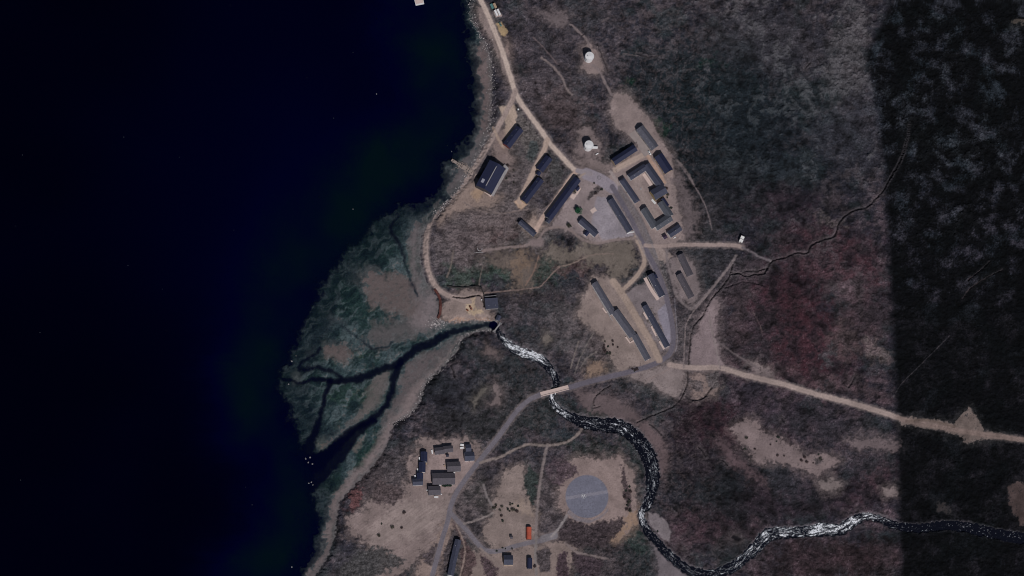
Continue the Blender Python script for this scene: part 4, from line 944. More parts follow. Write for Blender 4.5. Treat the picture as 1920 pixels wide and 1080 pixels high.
def building(name, label, cat, mods, wall='grey', roof='char', group=None, windows=True, chimneys=0, vents=0, door_side=-1, gz=None, pitchdeg=25):
    """mods: (u0,v0,u1,v1,width) of each roof along its ridge line, in map units; optional h, roof key, kind"""
    W = []
    for md in mods:
        u0, v0, u1, v1, w = md[:5]; h = 1.22 * (md[5] if len(md) > 5 and md[5] else 3.0)
        a = G(u0, v0, h); b = G(u1, v1, h); W.append((np.array(a), np.array(b), w * .5, h, md[6] if len(md) > 6 and md[6] else roof, md[7] if len(md) > 7 else 'gable'))
    zc = np.mean([(m[0][2] + m[1][2]) / 2 for m in W]) if gz is None else gz
    d = W[0][1] - W[0][0]; rot = math.atan2(d[1], d[0]); c0 = (W[0][0] + W[0][1]) / 2
    t = thing(name, (c0[0], c0[1], zc), rot, label, cat, group)
    for i, (a, b, w, h, rf, kind) in enumerate(W):
        c = (a + b) / 2; dd = b - a; r = math.atan2(dd[1], dd[0]); L = math.hypot(dd[0], dd[1])
        dx, dy = c[0] - c0[0], c[1] - c0[1]
        lx = dx * math.cos(-rot) - dy * math.sin(-rot); ly = dx * math.sin(-rot) + dy * math.cos(-rot)
        zz = .004 * i; lr = r - rot; pt = math.radians(pitchdeg)
        if kind == 'barrel': wm, rm, top = barrel(L, w, max(.6, h - w * .35))
        elif kind == 'hip': wm, rm, top = gable(L, w, h, pt, hip=.8)
        elif kind == 'flat':
            wm = MB().box(-L / 2 + .2, L / 2 - .2, -w / 2 + .2, w / 2 - .2, -2, h)
            rm = MB().box(-L / 2, L / 2, -w / 2, w / 2, h, h + .18).box(-L / 2, L / 2, -w / 2, -w / 2 + .15, h + .18, h + .3).box(-L / 2, L / 2, w / 2 - .15, w / 2, h + .18, h + .3); top = h + .2
        else: wm, rm, top = gable(L, w, h, pt)
        wo = link('wall', wm.mesh('wall', WALL[wall] if wall in WALL else CONC), t, (lx, ly, zz), lr)
        ro = link('roof', rm.mesh('roof', ROOF[rf]), t, (lx, ly, zz), lr)
        hw = w / 2 - .35; hl = L / 2 - .35
        if kind == 'flat': hw = w / 2 - .2
        if windows and kind != 'barrel' and L > 5:
            n = min(9, max(1, int(L / 4.2)))
            for sgn in (-1, 1):
                for k in range(n):
                    x = -hl + 2 * hl * (k + .5) / n
                    if sgn == door_side and k == n // 2: continue
                    px_ = lx + x * math.cos(lr) - sgn * (hw + .04) * math.sin(lr); py_ = ly + x * math.sin(lr) + sgn * (hw + .04) * math.cos(lr)
                    wi = link('window', _win, t, (px_, py_, h * .58), lr)
                    link('pane', _pane, wi, (0, 0, 0))
        if i == 0 and kind != 'barrel':
            px_ = lx - door_side * (hw + .05) * math.sin(lr); py_ = ly + door_side * (hw + .05) * math.cos(lr)
            do = link('door', _door, t, (px_, py_, .15), lr + (0 if door_side < 0 else math.pi)); link('handle', _handle, do, (.3, 0, 0))
        if kind == 'barrel':
            do = link('door', _door, t, (lx + (L / 2 - .1) * math.cos(lr), ly + (L / 2 - .1) * math.sin(lr), .1), lr + math.pi / 2); link('handle', _handle, do, (.3, 0, 0))
        if i == 0:
            for k in range(chimneys):
                x = -L / 2 + L * (k + .5) / max(1, chimneys)
                link('chimney', _chim, ro, (x, .25 * w * (1 if k % 2 else -1) * .3, top))
            for k in range(vents):
                x = -L / 2 + L * (k + .5) / max(1, vents)
                link('roof_vent', _vent, ro, (x, -.22 * w, h + math.tan(pt) * w * .28))
    return t

# ---- the harbour side and upper village
building('storehouse', 'dark navy gabled storehouse with a red end wall beside the upper shore road', 'house', [(975, 240.5, 949.5, 273.7, 16.5, 3.2)], 'red', 'navy', vents=3)
wh = building('warehouse', 'largest building, navy roofed warehouse beside the old jetty with a pale loading ramp', 'warehouse', [(907.3, 355.5, 933.2, 307.8, 34, 6.0)], 'dark', 'navy', windows=True, pitchdeg=16)
building('workshop', 'short dark gabled workshop with a small annex at its lower end', 'workshop', [(1029.8, 295.2, 1011.3, 319.8, 15), (1012.5, 321.5, 1007.5, 328, 8, 2.4)], 'tan', 'navy', vents=1)
building('storage_shed', 'dark gabled shed with three pale roof cowls beside a tan gravel strip', 'shed', [(1014, 336, 982, 378.3, 14.5)], 'tan', 'navy', vents=3)
building('barracks', 'very long narrow navy barracks beside the pinkish gravel lane', 'barracks', [(1083.4, 335, 1028, 409.5, 14.5, 3.2), (1085, 350.5, 1080.5, 356.5, 7, 2.6), (1033, 408, 1026, 417, 9, 2.5, 'slate')], 'grey', 'navy', vents=2)
building('hut', 'narrow grey roofed hut with black ends standing at the foot of the pinkish gravel lane', 'hut', [(974.6, 415, 1003.7, 440, 10.5, 2.8, 'slate')], 'grey', 'slate', vents=3)
building('workshop', 'grey gabled workshop at the top of the village beside a pale concrete apron', 'workshop', [(1199, 239, 1228.5, 277.5, 16.5, 3.6)], 'grey', 'grey', vents=5)
building('machine_hall', 'long dark shed with a black upper side along the edge of the concrete apron', 'shed', [(1149.8, 304.2, 1191.5, 276.5, 14.5, 3.6)], 'tan', 'navy', windows=True)
building('machine_hall', 'wide navy roofed hall on the eastern edge of the village beyond an orange gravel lane', 'hall', [(1234, 291, 1254.5, 322, 18.5, 3.8)], 'tan', 'navy')
building('canteen', 'dark angled building of two wings wrapping the north corner of the courtyard', 'canteen', [(1179.5, 333, 1211, 312.3, 13.5, 3.2, 'slate'), (1211.5, 309, 1240, 349.5, 15, 3.4, 'slate')], 'white', 'navy', chimneys=1, vents=2)
building('assembly_hall', 'broad slate roofed hall with an ochre end wall halfway down the courtyard east side', 'hall', [(1224, 366.5, 1247, 353, 21, 4.4, 'slate')], 'yellow', 'slate')
building('store', 'small navy annex store tucked behind the broad slate roofed hall', 'shed', [(1241.7, 372.5, 1251.7, 386.7, 8.5, 2.8)], 'grey', 'navy')
building('school', 'grey green U-shaped building closing the south end of the courtyard', 'building', [(1228.5, 426, 1257.8, 406.5, 16, 3.2, 'green'), (1239, 378, 1257, 405.6, 15, 3.1, 'green'), (1206.8, 391, 1228.5, 426, 14, 3.1, 'green')], 'white', 'green', vents=2)
building('office', 'hip ended grey building with a dark eastern side on the west side of the courtyard', 'building', [(1165.3, 335.5, 1195.5, 378.5, 12, 3, 'slate', 'hip')], 'white', 'slate')
building('barracks', 'long grey barracks with a dark eastern side beside the asphalt road, facing the gravel yard', 'barracks', [(1144.5, 374, 1181.5, 433.5, 13, 3, 'slate')], 'grey', 'slate', vents=1)
building('barracks', 'short slate roofed house with a porch on its south side by the round green tree', 'house', [(1088, 412.5, 1119, 440, 13, 3, 'slate'), (1097, 441, 1103.5, 433, 8, 2.4, 'navy')], 'white', 'slate')
building('house', 'small gabled house with a pale step just above the gravel track to the hut', 'house', [(1254, 440.4, 1275.7, 425.6, 14, 3, 'slate')], 'white', 'slate', chimneys=1)
building('shed', 'tiny square mauve roofed shed beside the small gabled house at the village south tip', 'shed', [(1243.5, 446, 1250, 442, 8, 2.3)], 'white', 'mauve', windows=False)
building('pump_house', 'small white double roofed hut standing alone at the end of the gravel track', 'hut', [(1386.5, 450, 1393, 452.5, 5.5, 2.6, 'white', 'flat'), (1389, 444, 1395.5, 446.5, 5.5, 2.9, 'white', 'flat')], 'white', 'white', windows=False)
building('barracks', 'brown grey roofed barracks, upper one of the two east of the asphalt road', 'barracks', [(1275.5, 477, 1294.6, 516.5, 13, 2.8)], 'grey', 'brown')
building('barracks', 'brown grey roofed barracks, lower one of the two east of the asphalt road', 'barracks', [(1273.5, 514, 1297, 557.5, 12.5, 2.8)], 'grey', 'brown', vents=1)
building('quarters', 'slate roofed house with a long pinkish terrace, squeezed against the asphalt road bend', 'house', [(1220, 514, 1242, 555.5, 13, 3.2, 'slate'), (1226.5, 515.5, 1230, 522.5, 9, 2.7, 'navy')], 'white', 'slate', vents=1)
building('barracks', 'long thin grey barracks squeezed between the tan lane and the asphalt road', 'barracks', [(1209, 573, 1251.8, 650, 11.5, 3, 'slate')], 'white', 'slate', vents=2)
building('quarters', 'longest grey barracks of three offset roofs along the west side of the tan lane', 'barracks', [(1114.5, 530, 1150, 588, 12.5, 3, 'grey'), (1153, 583, 1187, 630, 15.5, 3.1, 'grey'), (1190, 628, 1215.5, 674, 12.5, 3, 'grey')], 'white', 'grey', vents=3)
building('power_station', 'grey square roofed power station above the dam at the river mouth', 'power station', [(909.5, 570, 934, 567.5, 20.5, 4.2, 'slate', 'flat')], 'grey', 'slate', vents=2, windows=True)
building('intake_house', 'little grey intake house at the north end of the dam', 'shed', [(932, 601, 937, 591, 8, 2.4, 'slate')], 'grey', 'slate', windows=False)
# ---- the hamlet in the lower left
building('cottage', 'low pair of joined cottages, north row of the lower hamlet, dark north slopes', 'cottage', [(815, 846, 833.5, 844.2, 13, 2.9, 'brown'), (831, 842.5, 849.5, 841, 12, 3.1, 'brown')], 'grey', 'brown')
building('shed', 'tiny dark square shed just south of the joined cottages in the lower hamlet', 'shed', [(836.5, 853.5, 841.5, 853.3, 6, 2.2)], 'dark', 'char', windows=False)
building('cottage', 'slate blue cottage of two offset roofs in the hamlet north-east corner by white crates', 'cottage', [(871, 856, 889.5, 855.2, 17, 3.1, 'slate'), (873, 840.5, 883.5, 840, 14, 2.8, 'slate')], 'white', 'slate')
building('cottage', 'navy roofed cottage with a pointed black gable, top of the hamlet west row', 'cottage', [(795, 847, 795.2, 866, 12.5, 2.9)], 'white', 'navy')
building('cottage', 'navy roofed cottage in the middle of the hamlet west row', 'cottage', [(791.8, 866.5, 791.6, 885.5, 12.5, 2.9)], 'white', 'navy')
building('cottage', 'navy roofed cottage at the foot of the hamlet west row with a lean-to spreading west', 'cottage', [(787.5, 886.5, 787.3, 898.5, 12, 2.8), (773.5, 904, 793, 903.3, 13, 2.8, 'slate')], 'white', 'navy')
building('longhouse', 'brown grey roofed longhouse, largest building of the lower hamlet', 'house', [(810.5, 898, 853, 897, 22, 3.4)], 'grey', 'brown')
building('cottage', 'brown grey roofed cottage near the asphalt road, just north of the hamlet longhouse', 'cottage', [(838, 875.5, 863.5, 874.3, 18.5, 3.2)], 'grey', 'brown')
building('cottage', 'brown grey roofed cottage at the south edge of the lower hamlet beside white crates', 'cottage', [(803, 920, 826, 919, 17, 3.1)], 'grey', 'brown')
# ---- the southern edge
building('terrace_house', 'long slate terrace with three curved garden fences at the bottom edge of the photo', 'terrace', [(859.5, 1012, 853.5, 1036, 12, 3, 'slate'), (853.8, 1036, 848.5, 1057, 12, 3.05, 'slate'), (849, 1057, 844.5, 1079, 12, 3.1, 'slate')], 'white', 'slate', vents=1)
building('garage', 'square garage with a black north slope and a pale step, south of the lower road', 'garage', [(944.5, 1050, 961.8, 1050, 18, 3.1, 'slate')], 'tan', 'slate', pitchdeg=26)
building('round_roofed_hut', 'dark navy round roofed hut south of the lower road', 'hut', [(993.5, 1046, 993.3, 1066, 9, 3, 'navy', 'barrel')], 'grey', 'navy')
building('round_roofed_hut', 'bright orange red round roofed hut north of the lower road', 'hut', [(992.3, 988, 992.2, 1011, 9, 3, 'orange', 'barrel')], 'red', 'orange')
building('shed', 'tiny brown shed alone on the sand left of the bright orange hut', 'shed', [(956.5, 1007, 961.5, 1007, 6, 2, 'brown')], 'dark', 'brown', windows=False)

_wr = [ch for ch in wh.children if ch.name.startswith('roof')][0]
link('ridge_walkway', MB().box(-11, 11, -.35, .35, 0, .18).mesh('ridge_walkway', CONC), _wr, (0, 0, 7.32 + math.tan(math.radians(16)) * 8.2 + .3))
link('skylight', MB().box(-2.0, 2.0, -1.6, 1.6, 0, .12).mesh('skylight', mat('grey_skylight', (.30, .30, .36), .4, .1, 1)), _wr, (-7.5, 4.6, 8.72))
# warehouse ramp, front rail
def strip_thing(name, label, cat, pts, w, h, m, part=None, group=None, z0=-1.5, hz=0):
    P = [G(u, v, hz) for u, v in pts]; c = np.mean(P, axis=0)
    mb = MB(); X = np.array(P); T = np.gradient(X[:, :2], axis=0); T /= np.linalg.norm(T, axis=1)[:, None]; N_ = np.stack([-T[:, 1], T[:, 0]], 1) * w / 2
    vs = []
    for i in range(len(X)):
        for sx, z in ((1, z0), (1, h), (-1, h), (-1, z0)):
            vs.append((X[i, 0] + sx * N_[i, 0] - c[0], X[i, 1] + sx * N_[i, 1] - c[1], X[i, 2] - c[2] + z))
    fs = []
    for i in range(len(X) - 1):
        a = i * 4
        for k in range(3): fs.append((a + k, a + k + 1, a + k + 5, a + k + 4))
    fs += [(0, 1, 2, 3), tuple(range(len(vs) - 4, len(vs)))[::-1]]
    mb.add(vs, fs); me = mb.mesh(name, m)
    o = link(name, me, None, tuple(c)); return tag(o, label, cat, group)
strip_thing('loading_ramp', 'pale concrete loading ramp along the east side of the big warehouse', 'ramp', [(944.5, 310.5), (951, 317), (948, 322), (935, 345), (922.5, 367.5)], 2.6, 1.8, CONC)
strip_thing('loading_dock', 'narrow pale planked dock along the south front of the big warehouse', 'dock', [(894, 348), (908, 358), (921, 368)], 2.0, 1.2, PINKW)
strip_thing('terrace', 'long pinkish concrete terrace on the west side of the house at the road bend', 'terrace', [(1209, 521), (1222, 545), (1234, 562)], 3.2, .35, PINKW)
strip_thing('retaining_wall', 'stone retaining wall coloured like its shadow, curving below the green slope above the dam yard', 'wall', [(838, 537), (850, 539), (868, 540), (885, 538), (896, 537), (903, 542), (907, 552), (909, 558)], .9, 1.6, mat('shadow_toned_stone', (.04, .035, .035), .9, .3, .8, bump=.4))  # the wall's shadow line is put into its near-black stone colour
strip_thing('retaining_wall', 'short dark retaining wall tight behind the power station roof', 'wall', [(908, 557), (918, 556.5), (930, 555)], 1.0, 2.4, DCONC)
strip_thing('concrete_apron', 'broad pale concrete apron in front of the topmost grey workshop', 'apron', [(1186, 247), (1198, 262), (1212, 283), (1216, 290)], 9.5, .12, mat('pink_concrete', (.31, .26, .25), .9, .1, .3))
strip_thing('sheet_pile_wall', 'rusty red curved sheet pile wall on the shore beside the river mouth', 'wall', [(815, 543), (821, 552), (825, 562), (826, 575), (825, 588), (821, 597)], 2.2, 1.5, mat('rusty_steel', (.10, .035, .03), .8, .4, .8, bump=.4))
strip_thing('terrace_step', 'pale concrete step below the square garage', 'step', [(945, 1060), (962, 1060)], 1.6, .4, mat('tan_concrete', (.42, .33, .27), .9, .1, .5))
strip_thing('boundary_wall', 'grey boundary wall on the west edge of the long grey barracks', 'wall', [(1112, 540), (1148, 602)], .5, .9, CONC)
strip_thing('paved_square', 'small pale paved square alone in the gravel yard', 'paving', [(1108.5, 397.5), (1117, 391.5)], 4.0, .10, PINKW)
strip_thing('footpath', 'pinkish footpath and forecourt on the east side of the very long barracks', 'path', [(1086, 351), (1080, 362), (1072, 372)], 4.2, .09, PINKW)
strip_thing('courtyard_walk', 'pale stepped walk along the inner side of the courtyard canteen', 'path', [(1206.5, 326), (1214, 337), (1222, 349)], 3.2, .12, PINKW)
strip_thing('courtyard_walk', 'short white slab beside the ochre wall of the courtyard hall', 'slab', [(1222, 374), (1229, 382)], 2.0, .3, FRAME)

strip_thing('entrance_steps', 'pale L-shaped entrance steps on the upper west side of the longest barracks', 'steps', [(1129.5, 577), (1136, 586), (1146, 582)], 1.5, .6, PINKW)
strip_thing('entrance_steps', 'pale L-shaped entrance steps on the lower west side of the longest barracks', 'steps', [(1173, 632), (1181, 643), (1189.5, 638)], 1.5, .6, PINKW)
strip_thing('entrance_steps', 'upper pale steps along the west wall of the long thin barracks', 'steps', [(1206.5, 586), (1214, 599)], 1.6, .5, PINKW)
strip_thing('entrance_steps', 'middle pale steps along the west wall of the long thin barracks', 'steps', [(1221, 612), (1230, 630)], 1.6, .5, PINKW)
strip_thing('entrance_steps', 'lower pale steps along the west wall of the long thin barracks', 'steps', [(1236, 640), (1245, 655)], 1.6, .5, PINKW)
strip_thing('garden_kerb', 'white kerb at the foot of the long barracks by the asphalt road', 'kerb', [(1176, 438), (1182, 435.5), (1189, 435)], 1.0, .3, FRAME)
# ---- dam, bridge, jetty
def dam():
    a = np.array(G(926, 622.5)); b = np.array(G(938, 606.5)); c = (a + b) / 2; d = b - a; L = math.hypot(d[0], d[1]); r = math.atan2(d[1], d[0])
    zt = max(a[2], b[2]) + .3
    t = thing('river_dam', (c[0], c[1], zt), r, 'narrow pale concrete dam across the white river just above its mouth', 'dam')
    link('dam_wall', MB().box(-L / 2, L / 2, -.6, .6, -6, .5).mesh('dam_wall', CONC), t)
    mb = MB(); 
    for s_ in (-.62, .62):
        mb.box(-L / 2, L / 2, s_ - .03, s_ + .03, 1.35, 1.42)
        for k in range(6): x = -L / 2 + L * (k + .5) / 6; mb.box(x - .03, x + .03, s_ - .03, s_ + .03, .5, 1.35)
    link('handrail', mb.mesh('handrail', STEEL), t)
    for k in (-1, 1): link('abutment', MB().box(k * L / 2 - .8, k * L / 2 + .8, -1.6, 1.6, -5, .8).mesh('abutment', DCONC), t)
dam()
def bridge():
    h = 1.0
    a = np.array(G(1013.5, 740)); b = np.array(G(1066, 726.5)); c = (a + b) / 2; d = b - a; L = math.hypot(d[0], d[1]); r = math.atan2(d[1], d[0])
    zt = (a[2] + b[2]) / 2 + .5
    t = thing('road_bridge', (c[0], c[1], zt), r, 'pinkish road bridge carrying the asphalt road over the white rapids', 'bridge')
    link('deck', MB().box(-L / 2, L / 2, -2.1, 2.1, -.45, .05).mesh('deck', PINKW), t)
    for s_ in (-1, 1):
        link('girder', MB().box(-L / 2 + .5, L / 2 - .5, s_ * 1.5 - .2, s_ * 1.5 + .2, -1.3, -.45).mesh('girder', STEEL), t)
        mb = MB().box(-L / 2, L / 2, s_ * 2.0 - .12, s_ * 2.0 + .12, .95, 1.1)
        for k in range(12): x = -L / 2 + L * (k + .5) / 12; mb.box(x - .06, x + .06, s_ * 2.0 - .06, s_ * 2.0 + .06, .05, .95)
        link('parapet', mb.mesh('parapet', PINKW), t)
        link('abutment', MB().box(s_ * (L / 2 - 1.5) - 1.4, s_ * (L / 2 - 1.5) + 1.4, -2.3, 2.3, -5, -1.302).mesh('abutment', DCONC), t)
bridge()
def jetty():
    a = np.array(G(846, 301)); b = np.array(G(892, 327)); c = (a + b) / 2; d = b - a; L = math.hypot(d[0], d[1]); r = math.atan2(d[1], d[0])
    z = 1.6
    t = thing('old_jetty', (c[0], c[1], z), r, 'broken wooden jetty reaching into the water from the shore road by the warehouse', 'jetty')
    rr_ = random.Random(3)
    mb = MB(); n = 40
    for k in range(n):
        x0 = -L / 2 + L * k / n; miss = .42 if -L * .25 < x0 < L * .22 else .12
        if rr_.random() < miss: continue
        w = 1.2 if x0 < -L * .2 else 2.1; o_ = rr_.uniform(-.5, .5)
        mb.box(x0, x0 + L / n * .86, -w + o_, w + o_, -.05 + rr_.uniform(0, .05), .1)
    link('planking', mb.mesh('planking', TIMBER), t)
    for s_ in (-1, 1): link('beam', MB().box(-L / 2, L / 2, s_ * 1.0 - .15, s_ * 1.0 + .15, -.4, -.06).mesh('beam', TIMBER), t)
    for k in range(6):
        x = -L / 2 + L * (k + .5) / 6
        for s_ in (-1, 1): link('pile', MB().tube((x, s_ * 1.3, -5), (x, s_ * 1.3, .35), .2, n=8).mesh('pile', TIMBER), t)
    q = MB()
    for k in range(26):
        x = rr_.uniform(-L * .22, L * .3); y = rr_.choice([-1, 1]) * rr_.uniform(1.5, 4.0); a_ = rr_.uniform(0, 3.14); l_ = rr_.uniform(.8, 2.4); ca, sa = math.cos(a_), math.sin(a_)
        q.box(-l_, l_, -.13, .13, 0, .16, M=lambda p: (x + p[0] * ca - p[1] * sa, y + p[0] * sa + p[1] * ca, p[2] - .9 + rr_.uniform(0, .02)))
    link('fallen_timber', q.mesh('fallen_timber', TIMBER), t)
jetty()
# landing boards across the shore road
strip_thing('slipway_boards', 'pinkish plank boards crossing the shore road between jetty and warehouse', 'boards', [(883.5, 323.5), (891.5, 329)], 4.0, .22, PINKW)

# ---- water tanks
def tank(u, v, label, arm=None):
    R_, H_ = 4.25, 7.5
    p = G(u, v, H_); t = thing('water_tank', (p[0], p[1], p[2]), 0, label, 'tank', 'white storage tanks above the village')
    wm = mat('white_tank_paint', (.74, .73, .74), .55, .06, .5, bump=.05)
    link('shell', MB().tube((0, 0, -2), (0, 0, H_), R_, n=48).mesh('shell', wm), t)
    rf = link('roof', MB().tube((0, 0, H_), (0, 0, H_ + .12), R_ + .12, n=48).tube((0, 0, H_ + .12), (0, 0, H_ + .7), R_, .3, n=48).mesh('roof', wm), t)
    link('hatch', MB().box(-.4, .4, -.4, .4, 0, .35).mesh('hatch', STEEL), rf, (-2.2, .6, H_ + .3))
    lad = MB()
    for s_ in (-.25, .25): lad.box(s_ - .03, s_ + .03, -.06, 0, 0, H_ + .6)
    for k in range(24): lad.box(-.25, .25, -.05, -.01, .2 + k * .33, .24 + k * .33)
    link('ladder', lad.mesh('ladder', STEEL), t, (-R_ * .7, -R_ * .75, 0), -.75)
    rg = MB()
    for k in range(24):
        a0, a1 = 2 * math.pi * k / 24, 2 * math.pi * (k + 1) / 24
        rg.tube((R_ * math.cos(a0), R_ * math.sin(a0), H_ + 1), (R_ * math.cos(a1), R_ * math.sin(a1), H_ + 1), .035, n=5)
        rg.tube((R_ * math.cos(a0), R_ * math.sin(a0), H_ + .1), (R_ * math.cos(a0), R_ * math.sin(a0), H_ + 1), .03, n=5)
    link('railing', rg.mesh('railing', STEEL), t)
    if arm:
        link('valve_house', MB().box(0, 5.2, -.85, .85, -1, 2.2).box(-.1, 5.3, -.95, .95, 2.2, 2.35).mesh('valve_house', wm), t, (R_ - .3, arm, 0), 0)
    return t
tank(1105.6, 105.5, 'white round storage tank nearest the top edge, at the end of the narrow track')
tank(1104.5, 271.8, 'white round storage tank with a white valve shed on its right side', arm=-.5)

# ---- helipad marking: letter H in a small ring, as thin paint on the pad
def helipad():
    p = G(1094.5, 930.0); t = thing('landing_pad_marking', (p[0], p[1], p[2] + .05), math.radians(20), 'small white painted H in the middle of the round grey landing pad', 'marking')
    wp = mat('white_road_paint', (.62, .62, .63), .8, .1, 1)
    link('letter', MB().box(-1.1, -.6, -1.4, 1.4, 0, .02).box(.6, 1.1, -1.4, 1.4, 0, .02).box(-.6, .6, -.25, .25, 0, .02).mesh('letter', wp), t)
    rg = MB()
    for k in range(32):
        a0, a1 = 2 * math.pi * k / 32, 2 * math.pi * (k + .7) / 32
        q = [(r * math.cos(a), r * math.sin(a), 0) for r, a in ((2.2, a0), (2.4, a0), (2.4, a1), (2.2, a1))]
        rg.add(q + [(x, y, .02) for x, y, z in q], [(4, 5, 6, 7), (0, 1, 5, 4), (2, 3, 7, 6)])
    link('ring', rg.mesh('ring', wp), t)
helipad()
def ring_thing(name, label, cat, u, v, r0, r1, h, m, n=40):
    p = G(u, v); rg = MB()
    for k in range(n):
        a0, a1 = 2 * math.pi * k / n, 2 * math.pi * (k + 1) / n
        q = [(r * math.cos(a), r * math.sin(a), -.5) for r, a in ((r0, a0), (r1, a0), (r1, a1), (r0, a1))]
        rg.add(q + [(x, y, h) for x, y, z in q], [(4, 5, 6, 7), (3, 0, 4, 7), (1, 2, 6, 5)])
    return tag(link(name, rg.mesh(name, m), None, p), label, cat)
ring_thing('stone_ring', 'pale stone ring laid on the moor at the end of the narrow western path', 'stone ring', 899.7, 466.5, 1.7, 2.4, .25, CONC)
strip_thing('kerb_stones', 'straight line of pale kerb stones just below the stone ring', 'kerb', [(889.5, 473.3), (906, 473.2)], .45, .25, CONC)
ring_thing('turning_island', 'dark round kerb of the small turning island on the asphalt square', 'kerb', 1123.4, 333.2, 1.5, 1.9, .2, DCONC)
ring_thing('flagpole_base', 'small pale round base in the middle of the courtyard', 'pole base', 1201.5, 354, .0, .9, .35, CONC, 20)

# ---- containers, crates, vehicles
CM = {k: mat(k + '_container_paint', c, .6, .12, .8, bump=.1) for k, c in {'teal': (.10, .22, .22), 'tan': (.42, .30, .21), 'white': (.80, .79, .80), 'rust': (.22, .08, .05), 'green': (.12, .2, .17)}.items()}
def container(u, v, ang, L, W, H, key, label, group=None, cat='container', name='shipping_container'):
    p = G(u, v, H); a = math.radians(-ang); t = thing(name, (p[0], p[1], p[2] + .05), a, label, cat, group)
    b = MB().box(-L / 2 + .1, L / 2 - .1, -W / 2 + .08, W / 2 - .08, .05, H - .05)
    n = max(3, int(L / .5))
    for k in range(n):
        x = -L / 2 + .12 + (L - .24) * (k + .25) / n
        b.box(x, x + .2, -W / 2 + .03, W / 2 - .03, .15, H - .1); b.box(x, x + .2, -W / 2 + .15, W / 2 - .15, H - .05, H - .01)
    link('body', b.mesh('body', CM[key]), t)
    fr = MB()
    for sx in (-1, 1):
        for sy in (-1, 1): fr.box(sx * L / 2 - (.12 if sx > 0 else 0), sx * L / 2 + (0 if sx > 0 else .12), sy * W / 2 - (.12 if sy > 0 else 0), sy * W / 2 + (0 if sy > 0 else .12), 0, H + .02)
    link('frame', fr.mesh('frame', STEEL), t)
    for sy in (-1, 1):
        do = link('door', MB().box(0, .05, min(0, sy * (W / 2 - .14)), max(0, sy * (W / 2 - .14)), .12, H - .12).mesh('door', CM[key]), t, (L / 2 - .09, 0, 0))
        link('lock_bar', MB().tube((.08, sy * .35, .2), (.08, sy * .35, H - .2), .03, n=6).mesh('lock_bar', STEEL), do)
    return t
container(922.5, 11.2, 66, 5.0, 2.4, 2.5, 'teal', 'teal shipping container beside the coast road, topmost of the roadside row')
container(928, 10, 66, 5.0, 2.4, 2.5, 'tan', 'tan shipping container touching the teal one beside the coast road')
container(930.2, 23.6, 66, 6.1, 1.9, 2.5, 'white', 'white shipping container, left of the pair beside the coast road')
container(935.2, 22, 66, 6.1, 1.9, 2.5, 'white', 'white shipping container, right of the pair beside the coast road')
for (u, v, a, l, w, h, key, lab) in [
  (866.5, 834, 5, 3.5, 2.0, 1.2, 'white', 'white crate, upper of two west of the slate blue hamlet cottage'),
  (866, 839.5, -8, 3.6, 1.6, 1.1, 'white', 'white crate, lower of two west of the slate blue hamlet cottage'),
  (851.5, 886.5, 10, 1.9, 1.7, 1.1, 'white', 'white box on the north-east corner of the hamlet longhouse'),
  (823.8, 910, 10, 2.2, 1.8, 1.2, 'white', 'white box between the hamlet longhouse and the southern cottage'),
  (818, 930.8, 2, 4.0, .7, .8, 'white', 'upper of two slim white crates lying south of the hamlet'),
  (818, 932.8, 2, 4.0, .7, .8, 'white', 'lower of two slim white crates lying south of the hamlet'),
  (827.5, 926.5, 15, 1.3, 1.0, .8, 'white', 'small white box just right of the two slim crates'),
  (810.3, 847, 80, 4.0, 1.4, 1.0, 'white', 'white crate against the west end of the joined hamlet cottages'),
  (786.5, 860, 88, 3.4, 1.3, 1.0, 'white', 'white crate west of the pointed gable cottage'),
  (783.3, 881, 84, 3.0, 1.4, 1.0, 'white', 'white crate west of the middle navy cottage'),
  (778.5, 893, 80, 2.6, 1.4, 1.0, 'white', 'white crate west of the lowest navy cottage'),
  (801, 919, 60, 1.4, 1.2, 1.0, 'white', 'round edged white box west of the southern hamlet cottage'),
  (799.5, 869.5, 20, 1.5, 1.2, .9, 'tan', 'small tan box at the corner of the middle navy cottage'),
  (833.5, 873, 60, 1.9, 1.2, .9, 'tan', 'small tan crate left of the cottage north of the longhouse'),
  (1117.5, 285, 0, .1, .1, .1, 'white', None),
  (1119.5, 288.5, -35, 3.0, 1.0, 1.0, 'white', 'small pale trough south-east of the tank with the valve shed'),
  (903, 562, 0, 1.2, 1.0, .9, 'white', 'small white box in the dam yard left of the power station'),
  (1265, 445.5, -32, 3.0, .8, .6, 'white', 'slim white step in front of the small gabled house'),
  (971.9, 204.8, 0, 1.6, 1.4, 1.2, 'white', 'lone white box in the fork of the two upper roads'),
  (876.5, 581.5, 40, 2.2, 1.5, .9, 'rust', 'rust brown scrap box in the dam yard'),
  (1245.5, 318, 0, .1, .1, .1, 'white', None)]:
    if lab: container(u, v, a, l, w, h, key, lab, name='storage_box', cat='box')
